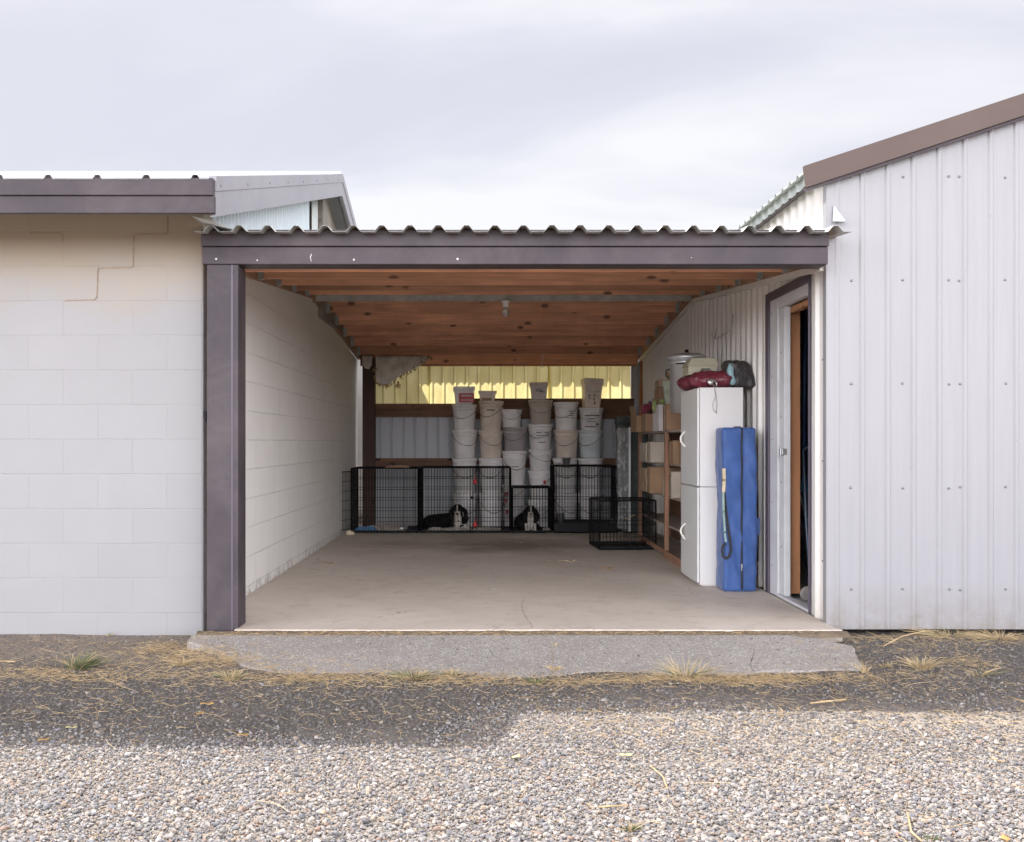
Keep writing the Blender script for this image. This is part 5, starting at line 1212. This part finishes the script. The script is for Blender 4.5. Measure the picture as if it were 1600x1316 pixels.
w = MB(); w.hexa([(X(1249,YY),YY-.02,Z(770,YY)),(X(1262,YY),YY-.02,Z(770,YY)),(X(1262,YY),YY+.02,Z(770,YY)),(X(1249,YY),YY+.02,Z(770,YY)),(X(1253,YY),YY-.015,Z(744,YY)),(X(1259,YY),YY-.015,Z(744,YY)),(X(1259,YY),YY+.015,Z(744,YY)),(X(1253,YY),YY+.015,Z(744,YY))]); w.build('bristles', M_plain('blue_bristle', (.06,.22,.38), .7, 0, .2, 40, .4, 200), br_)
w = MB(); w.tube([(X(1249,YY),YY,Z(772,YY)),(X(1268,YY),YY+.1,Z(815,YY))], .012, 8); tag(w.build('metal_pole', m_galv), 'slanting grey metal pole inside the side door below the broom', 'pole')
w = MB(); w.tube([(X(1247,YY),YY+.05,Z(800,YY)),(X(1266,YY),YY+.1,Z(850,YY))], .014, 8); tag(w.build('dark_pole', m_darktrim), 'slanting dark pole inside the side door, lower of the two', 'pole')
blob_thing('tarp_bundle', [('s',(2.62,1.95,1.75),(.22,.2,.3)),('s',(2.58,1.95,1.35),(.16,.18,.3)),('s',(2.6,1.95,.95),(.2,.2,.25)),('s',(2.62,1.95,.5),(.22,.2,.5))], .03, .04, 6, M_cloth('navy_tarp', (.045,.07,.12), .8, 6, .6), 'dark blue tarp bundle in the gloom inside the side door', 'tarp', 4)

# ================================================================== LITTER, WEEDS, STRAW
def leaf(x, y, z, s, mat, label, rz=0, cat='leaf', nm='dry_leaf', grp='dry leaves and scraps'):
    w = MB(); vs = []; n = 8
    for i in range(n+1):
        t = i/n; wd = math.sin(math.pi*min(1, t*1.02))**.8*.28*s
        for sd in (-1, 0, 1):
            vs.append(Vector((s*(t-.5), sd*wd, .003+.10*s*(1-abs(sd))*-.4+.05*s*math.sin(t*7+sd)+.06*s)))
    fs = []
    for i in range(n):
        for j in range(2): a = i*3+j; fs.append((a, a+3, a+4, a+1))
    M = Matrix.Translation((x, y, z)) @ Matrix.Rotation(rz, 4, 'Z'); w.add(vs, fs, True, M)
    o = w.build(nm, mat); sd = o.modifiers.new('solid','SOLIDIFY'); sd.thickness = .0015
    return tag(o, label, cat, grp)
def yat(py, z): return (CH-z)*F/(py-CY)-D0
def gpt(px, py, z): Y = yat(py, z); return X(px, Y), Y, z
for (px, py, s, m, lab, rz, z) in (
    (513, 881, .085, m_leaf, 'curled orange leaf on the slab near the block wall', .1, 0), (948, 889, .10, m_leaf, 'orange-brown leaf on the slab in front of the small crate', -.1, 0),
    (886, 878, .15, m_scrap, 'long pale scrap on the slab left of the small crate', .05, 0), (858, 878, .06, m_scrap, 'tiny tan scrap beside the long pale scrap', .4, 0),
    (811, 849, .09, m_scrap, 'thin pale scrap on the slab below the small dog crate', 0, 0), (771, 921, .03, m_label, 'white paper bit in the middle of the slab', .3, 0),
    (323, 1101, .055, m_leaf, 'orange leaf on dark gravel left of centre', .1, GZ+.008), (313, 1116, .04, m_leaf, 'small orange leaf just below another on the dark gravel', 1.0, GZ+.008),
    (111, 1138, .045, m_leaf_pale, 'pale yellow leaf on dark gravel at the left', .1, GZ+.008), (68, 1157, .04, m_leaf, 'orange leaf near the shadow edge at far left', .5, GZ+.008),
    (380, 1150, .045, m_leaf, 'orange leaf beside the shadow edge left of centre', 0, GZ+.008), (806, 1184, .04, m_leaf_pale, 'yellow-green leaf on bright gravel near the shadow corner', .7, GZ+.012),
    (978, 1182, .05, m_leaf_pale, 'yellow and orange leaf on the bright gravel', .2, GZ+.012), (1571, 1312, .045, m_leaf, 'orange leaf at the lower right corner', 1.2, GZ+.012)):
    leaf(*gpt(px, py, z), s, m, lab, rz)
w = MB(); x, y, _ = gpt(546, 837, 0); w.sphere((x, y, .03), (.045,.035,.03), 12, 8); w.sphere((x+.03, y+.01, .025), (.03,.03,.024), 12, 8)
tag(w.build('dog_chew', m_scrap), 'yellowish chew lump on the floor by the left crate door', 'chew')
def tuft(px, py, z, n, h, spread, mats, label, lean=0, seed=0):
    rr = random.Random(seed+int(px)); x0, y0, _ = gpt(px, py, z)
    root = empty('grass_tuft', (x0, y0, z), label, 'grass tuft', 'weeds and grass tufts')
    for mi, (m, frac) in enumerate(mats):
        w = MB()
        for k in range(int(n*frac)):
            a = rr.uniform(0, 2*math.pi); q = rr.random()**.6*spread*.35; bx_, by_ = x0+q*math.cos(a), y0+q*math.sin(a)*.7
            L_ = h*rr.uniform(.45, 1.1); ou = rr.uniform(.1, 1)*spread; dxx = ou*math.cos(a)+lean*L_; dyy = ou*math.sin(a)*.7
            wd = rr.uniform(.0012, .0024); pts = []
            for i in range(5):
                t = i/4; pts.append(Vector((bx_+dxx*t**1.6, by_+dyy*t**1.6, z-.004+L_*(t-.35*t*t*ou/max(spread,.01)*.9))))
            w.tube(pts, [wd, wd, wd*.85, wd*.6, wd*.2], 3, False, None, False)
        w.build(('green_blades','dry_blades')[0 if m is m_grass else 1], m, root)
    return root
SZ = -.02
tuft(122, 1046, GZ, 130, .10, .12, ((m_grass, .75), (m_grass_dry, .35)), 'leaning green grass tuft on the tan dirt in front of the block wall', .55, 1)
tuft(285, 1040, GZ, 70, .05, .09, ((m_grass_dry, 1),), 'low straw coloured tuft left of the concrete apron', 0, 2)
tuft(362, 1062, GZ, 60, .06, .10, ((m_grass_dry, .8), (m_grass, .3)), 'dry tuft with a little green at the front left corner of the apron', 0, 3)
tuft(645, 1062, GZ, 110, .05, .13, ((m_grass, .6), (m_grass_dry, .6)), 'low green and tan grass at the apron edge left of centre', 0, 4)
tuft(705, 1056, GZ, 60, .045, .07, ((m_grass_dry, .8), (m_grass, .2)), 'brownish tuft at the apron edge right of the low green grass', 0, 5)
tuft(800, 990, -.03, 70, .035, .10, ((m_grass, .9), (m_grass_dry, .2)), 'green weeds in the joint before the middle of the slab', 0, 6)
tuft(620, 990, -.03, 18, .04, .10, ((m_grass, .9),), 'few thin green blades in the slab joint left of centre', .2, 7)
tuft(775, 990, -.03, 12, .045, .04, ((m_grass_dry, 1),), 'tiny dry sprig in the slab joint beside the green weeds', 0, 8)
tuft(942, 990, -.03, 12, .04, .03, ((m_grass, .6), (m_grass_dry, .6)), 'tiny dark sprig in the slab joint right of the crack', 0, 9)
tuft(1042, 990, -.03, 26, .045, .08, ((m_grass_dry, .6), (m_grass, .5)), 'spread grey-green sprig in the slab joint toward the right', 0, 10)
tuft(836, 1068, GZ, 40, .035, .06, ((m_grass, .9), (m_grass_dry, .3)), 'small green tuft below the apron edge at the centre', 0, 11)
tuft(866, 1046, -.04, 30, .03, .05, ((m_grass_dry, 1),), 'dry clump on the apron in the crack', 0, 12)
tuft(866, 1010, -.035, 14, .03, .02, ((m_grass_dry, 1),), 'thin dry sprig growing from the crack higher up the apron', 0, 13)
tuft(1072, 1060, GZ, 75, .12, .17, ((m_grass_dry, .85), (m_grass, .12)), 'tall wispy dry weed at the front edge of the apron', 0, 14)
tuft(1350, 1052, GZ, 22, .08, .06, ((m_grass_dry, 1),), 'thin straw sprig at the right tip of the apron', -.3, 15)
tuft(1440, 1045, GZ, 100, .07, .13, ((m_grass_dry, 1),), 'pale dry tuft on dark gravel before the steel wall', 0, 16)
tuft(1382, 1042, GZ, 45, .025, .05, ((m_leaf, .0), (m_grass_dry, 1),), 'small golden clump right of the apron tip', 0, 17)
tuft(1560, 1000, GZ, 110, .06, .2, ((m_grass_dry, 1),), 'wide dry grass mat at the foot of the steel wall, far right', -.4, 18)
tuft(1480, 996, GZ, 70, .07, .2, ((m_grass_dry, .9), (m_grass, .15)), 'dry grass at the foot of the steel wall, left of the wide mat', -.8, 19)
tuft(1530, 1055, GZ, 30, .05, .12, ((m_grass_dry, .8), (m_grass, .2)), 'sparse stalks on dark gravel at the right', .4, 20)
tuft(217, 990, GZ, 10, .06, .02, ((m_grass, .8), (m_grass_dry, .3)), 'small dark sprig at the foot of the block wall', 0, 21)
tuft(170, 994, GZ, 10, .035, .03, ((m_grass, .6), (m_grass_dry, .5)), 'low sprig at the foot of the block wall, farther left', .4, 22)
tuft(352, 984, -.03, 20, .05, .03, ((m_grass_dry, 1),), 'pale sprig at the foot of the brown post', 0, 23)
tuft(985, 1297, GZ, 24, .03, .04, ((m_grass_dry, .6), (m_grass, .5)), 'tiny yellow-green sprout in the bright gravel', 0, 24)
tuft(1455, 1316, GZ, 20, .03, .03, ((m_grass, 1),), 'tiny green sprout at the bottom edge of the gravel', 0, 25)

# loose straw: one object, nobody could count it
def straw():
    vs = []; fs = []; rr = np.random.default_rng(5)
    def top(x, y):
        if -1.60 < x < 1.9 and -.20 > y > -.93: return aptop(y)-.002
        return gh(x, y) if y < 0.1 else GZ
    clusters = [ # cx, cy, sx, sy, n
      (-1.9,-.55,.45,.18,240),(-1.5,-.85,.5,.16,330),(-1.1,-1.02,.4,.1,260),(-.75,-1.12,.35,.09,230),(-.35,-1.10,.3,.09,300),(-.1,-1.12,.2,.07,160),(.3,-1.16,.35,.05,140),(.75,-1.10,.35,.06,230),
      (1.15,-1.12,.35,.06,330),(1.6,-1.08,.3,.05,220),(2.0,-.95,.3,.12,120),(2.3,-.5,.4,.15,160),(2.7,-.25,.4,.12,220),(1.9,-1.25,.5,.1,120),(-.9,-.26,.7,.022,220),(.2,-.235,1.0,.016,200),(1.2,-.235,.6,.014,120),
      (-2.4,-1.05,.6,.15,200),(-.4,-1.4,.8,.15,110),(-1.6,-1.4,.8,.2,130),(1.2,-1.7,1.0,.22,520),(1.8,-2.1,.8,.4,320),(0,-2.4,1.6,.45,260),(-1.2,-1.75,1.0,.22,200),(-2.2,-1.6,.6,.3,120),(.6,-1.35,.8,.08,90),(-2.6,-.25,.5,.08,80),(-1.75,-.42,.10,.07,170),(-1.55,-.62,.12,.05,150),(-1.35,-.75,.12,.04,150),(-2.3,-.95,.25,.05,200),(-1.9,-1.05,.2,.05,160),(-.85,-1.10,.12,.04,150),(.45,-1.17,.2,.03,120),(1.35,-1.06,.15,.04,200),(1.0,-1.14,.2,.04,160),(2.45,-.75,.08,.08,120),(2.9,-.12,.25,.05,260),(2.25,-.12,.1,.04,90)]
    for cx, cy, sx, sy, n in clusters:
        for _ in range(int(n*1.25)):
            x = rr.normal(cx, sx); y = rr.normal(cy, sy)
            if y > -.02 or (y > -.215 and -1.66 < x < 2.0): continue
            L_ = rr.uniform(.015, .075) if rr.random() < .95 else rr.uniform(.08, .16); a = rr.uniform(0, 3.14); z = top(x, y)+rr.uniform(.002, .014)
            cur = rr.normal(0, .18)*L_; tz = rr.normal(0, .28)*L_; d = np.array([math.cos(a), math.sin(a)]); nn = np.array([-d[1], d[0]]); wd = rr.uniform(.0004, .0011)
            b = len(vs)
            for i in range(4):
                t = i/3-.5; p = np.array([x, y])+d*L_*t+nn*cur*(1-4*t*t); zz = z+tz*t+rr.uniform(-.001, .002)
                for k in range(3):
                    an = 2.094*k; vs.append((p[0]+nn[0]*wd*math.cos(an), p[1]+nn[1]*wd*math.cos(an), zz+wd*math.sin(an)))
            for i in range(3):
                for k in range(3): fs.append((b+i*3+k, b+i*3+(k+1)%3, b+(i+1)*3+(k+1)%3, b+(i+1)*3+k))
    w = MB(); w.add(vs, fs); tag(w.build('loose_straw', m_straw), 'dry straw and grass stems scattered over the gravel and apron edge', 'straw', None, 'stuff')
straw()
def twig(pts, r, label):
    w = MB(); w.tube([gpt(px, py, z) for px, py, z in pts], r, 5); tag(w.build('twig', m_straw), label, 'twig', 'single twigs and stalks')
twig([(1266,1099,GZ+.012),(1290,1096,GZ+.02),(1322,1093,GZ+.014)], .0045, 'thick pale stalk lying at the shadow edge on the right')
twig([(1380,1010,GZ+.01),(1410,994,GZ+.05),(1445,986,GZ+.05),(1470,985,GZ+.02)], .003, 'long bent straw stalk arching before the steel wall')
twig([(1575,1088,GZ+.01),(1600,1096,GZ+.02)], .003, 'straw stalk lying at the right edge of the picture')
twig([(1016,1196,GZ+.014),(1036,1214,GZ+.02),(1043,1232,GZ+.014)], .0025, 'curved pale stalk on the bright gravel')
twig([(1418,1270,GZ+.014),(1424,1300,GZ+.02),(1440,1314,GZ+.014)], .003, 'bent pale stalk at the lower right of the gravel')
twig([(300+0,1034,GZ+.012),(24,1034,GZ+.01)][1:]+[(0,1033,GZ+.012)], .005, 'short dark stick at the far left edge of the dirt')
twig([(935,1261,GZ+.014),(980,1258,GZ+.014)], .003, 'straight pale stalk on the bright gravel below the centre')

# gravel: points built here, one pebble shape instanced on them by geometry nodes
def scatter(name, pts, sizes, mat, label, seed, flat=(.55, .9)):
    me = bpy.data.meshes.new(name); me.from_pydata([tuple(p) for p in pts], [], [])
    at = me.attributes.new('size', 'FLOAT', 'POINT'); at.data.foreach_set('value', np.asarray(sizes, dtype=np.float32))
    o = bpy.data.objects.new(name, me); COL.objects.link(o); me.materials.append(mat)
    ng = bpy.data.node_groups.new(name, 'GeometryNodeTree'); ng.interface.new_socket('Geometry', in_out='INPUT', socket_type='NodeSocketGeometry'); ng.interface.new_socket('Geometry', in_out='OUTPUT', socket_type='NodeSocketGeometry')
    N, L = ng.nodes, ng.links; gi = N.new('NodeGroupInput'); go = N.new('NodeGroupOutput')
    ico = N.new('GeometryNodeMeshIcoSphere'); ico.inputs['Radius'].default_value = 1; ico.inputs['Subdivisions'].default_value = 2
    sp = N.new('GeometryNodeSetPosition'); nz = N.new('ShaderNodeTexNoise'); nz.inputs['Scale'].default_value = .9; nz.inputs['Detail'].default_value = 1
    sb = N.new('ShaderNodeVectorMath'); sb.operation = 'SUBTRACT'; sb.inputs[1].default_value = (.5,.5,.5); sc = N.new('ShaderNodeVectorMath'); sc.operation = 'SCALE'; sc.inputs['Scale'].default_value = 1.5
    L.new(nz.outputs['Color'], sb.inputs[0]); L.new(sb.outputs[0], sc.inputs[0]); L.new(ico.outputs['Mesh'], sp.inputs['Geometry']); L.new(sc.outputs[0], sp.inputs['Offset'])
    ms = N.new('GeometryNodeSetMaterial'); ms.inputs['Material'].default_value = mat; L.new(sp.outputs[0], ms.inputs['Geometry'])
    ip = N.new('GeometryNodeInstanceOnPoints'); L.new(gi.outputs[0], ip.inputs['Points']); L.new(ms.outputs[0], ip.inputs['Instance'])
    rv = N.new('FunctionNodeRandomValue'); rv.data_type = 'FLOAT_VECTOR'; rv.inputs[0].default_value = (-.5,-.5,0); rv.inputs[1].default_value = (.5,.5,6.28); rv.inputs['Seed'].default_value = seed
    L.new(rv.outputs[0], ip.inputs['Rotation'])
    r2 = N.new('FunctionNodeRandomValue'); r2.data_type = 'FLOAT_VECTOR'; r2.inputs[0].default_value = (.8,.6,.4); r2.inputs[1].default_value = (1.25,1.0,.75); r2.inputs['Seed'].default_value = seed+1
    na = N.new('GeometryNodeInputNamedAttribute'); na.data_type = 'FLOAT'; na.inputs['Name'].default_value = 'size'
    s2 = N.new('ShaderNodeVectorMath'); s2.operation = 'SCALE'; L.new(r2.outputs[0], s2.inputs[0]); L.new(na.outputs[0], s2.inputs['Scale']); L.new(s2.outputs[0], ip.inputs['Scale'])
    L.new(ip.outputs[0], go.inputs[0]); md = o.modifiers.new('scatter', 'NODES'); md.node_group = ng
    tag(o, label, 'gravel', None, 'stuff'); return o
def gravel():
    n = 400000; x = rng.uniform(-3.0, 3.3, n); y = rng.uniform(-4.1, -1.2, n)
    edge_ = np.array([-1.55+.22*mnoise.noise(Vector((a*1.1, 7, 0)))+.10*mnoise.noise(Vector((a*4, 3, 0)))-.5*min(1, max(0, (.05-a)/.3)) for a in x])
    keep = np.exp(-np.maximum(0, y-edge_)/.10) > rng.random(n)
    # thinner patches where the pale dust shows, mostly along the inner edge
    patch = np.array([mnoise.noise(Vector((a*1.1, b*2.0, 5)))+.5*mnoise.noise(Vector((a*4.1, b*6.0, 8))) for a, b in zip(x, y)])
    near = np.clip((-1.5-y)/1.2, 0, 1)
    keep &= rng.random(n) < np.clip(.26+.64*near-1.3*np.maximum(0, patch-.05)*(1-near*.75), 0, 1)
    x, y = x[keep], y[keep]; near = near[keep]; s = rng.lognormal(math.log(.0035), .44, len(x)); s = np.clip(s, .0016, .0125)*(.82+.28*near)
    pts = [(a, b, gh(a, b)+.3*c+rng.uniform(0, .004)) for a, b, c in zip(x, y, s)]
    scatter('gravel', pts, s, m_pebble, 'sunlit bed of loose mixed grey and tan pebbles in the foreground', 3)
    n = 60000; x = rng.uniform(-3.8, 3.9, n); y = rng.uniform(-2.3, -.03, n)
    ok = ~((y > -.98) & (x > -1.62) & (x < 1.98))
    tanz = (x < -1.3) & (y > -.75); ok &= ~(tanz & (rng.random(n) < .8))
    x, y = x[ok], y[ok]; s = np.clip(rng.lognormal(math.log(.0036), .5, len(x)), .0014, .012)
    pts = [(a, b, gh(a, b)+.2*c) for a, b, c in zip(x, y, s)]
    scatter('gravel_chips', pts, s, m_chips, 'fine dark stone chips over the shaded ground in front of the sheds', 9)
    n = 700; x = rng.uniform(-1.5, 1.85, n); y = rng.uniform(-1.0, -.22, n); s = np.clip(rng.lognormal(math.log(.0028), .45, n), .001, .008)
    scatter('apron_grit', [(a, b, aptop(b)+.001) for a, b in zip(x, y)], s, m_chips, 'sparse stone grit lying on the concrete apron', 13)
gravel()
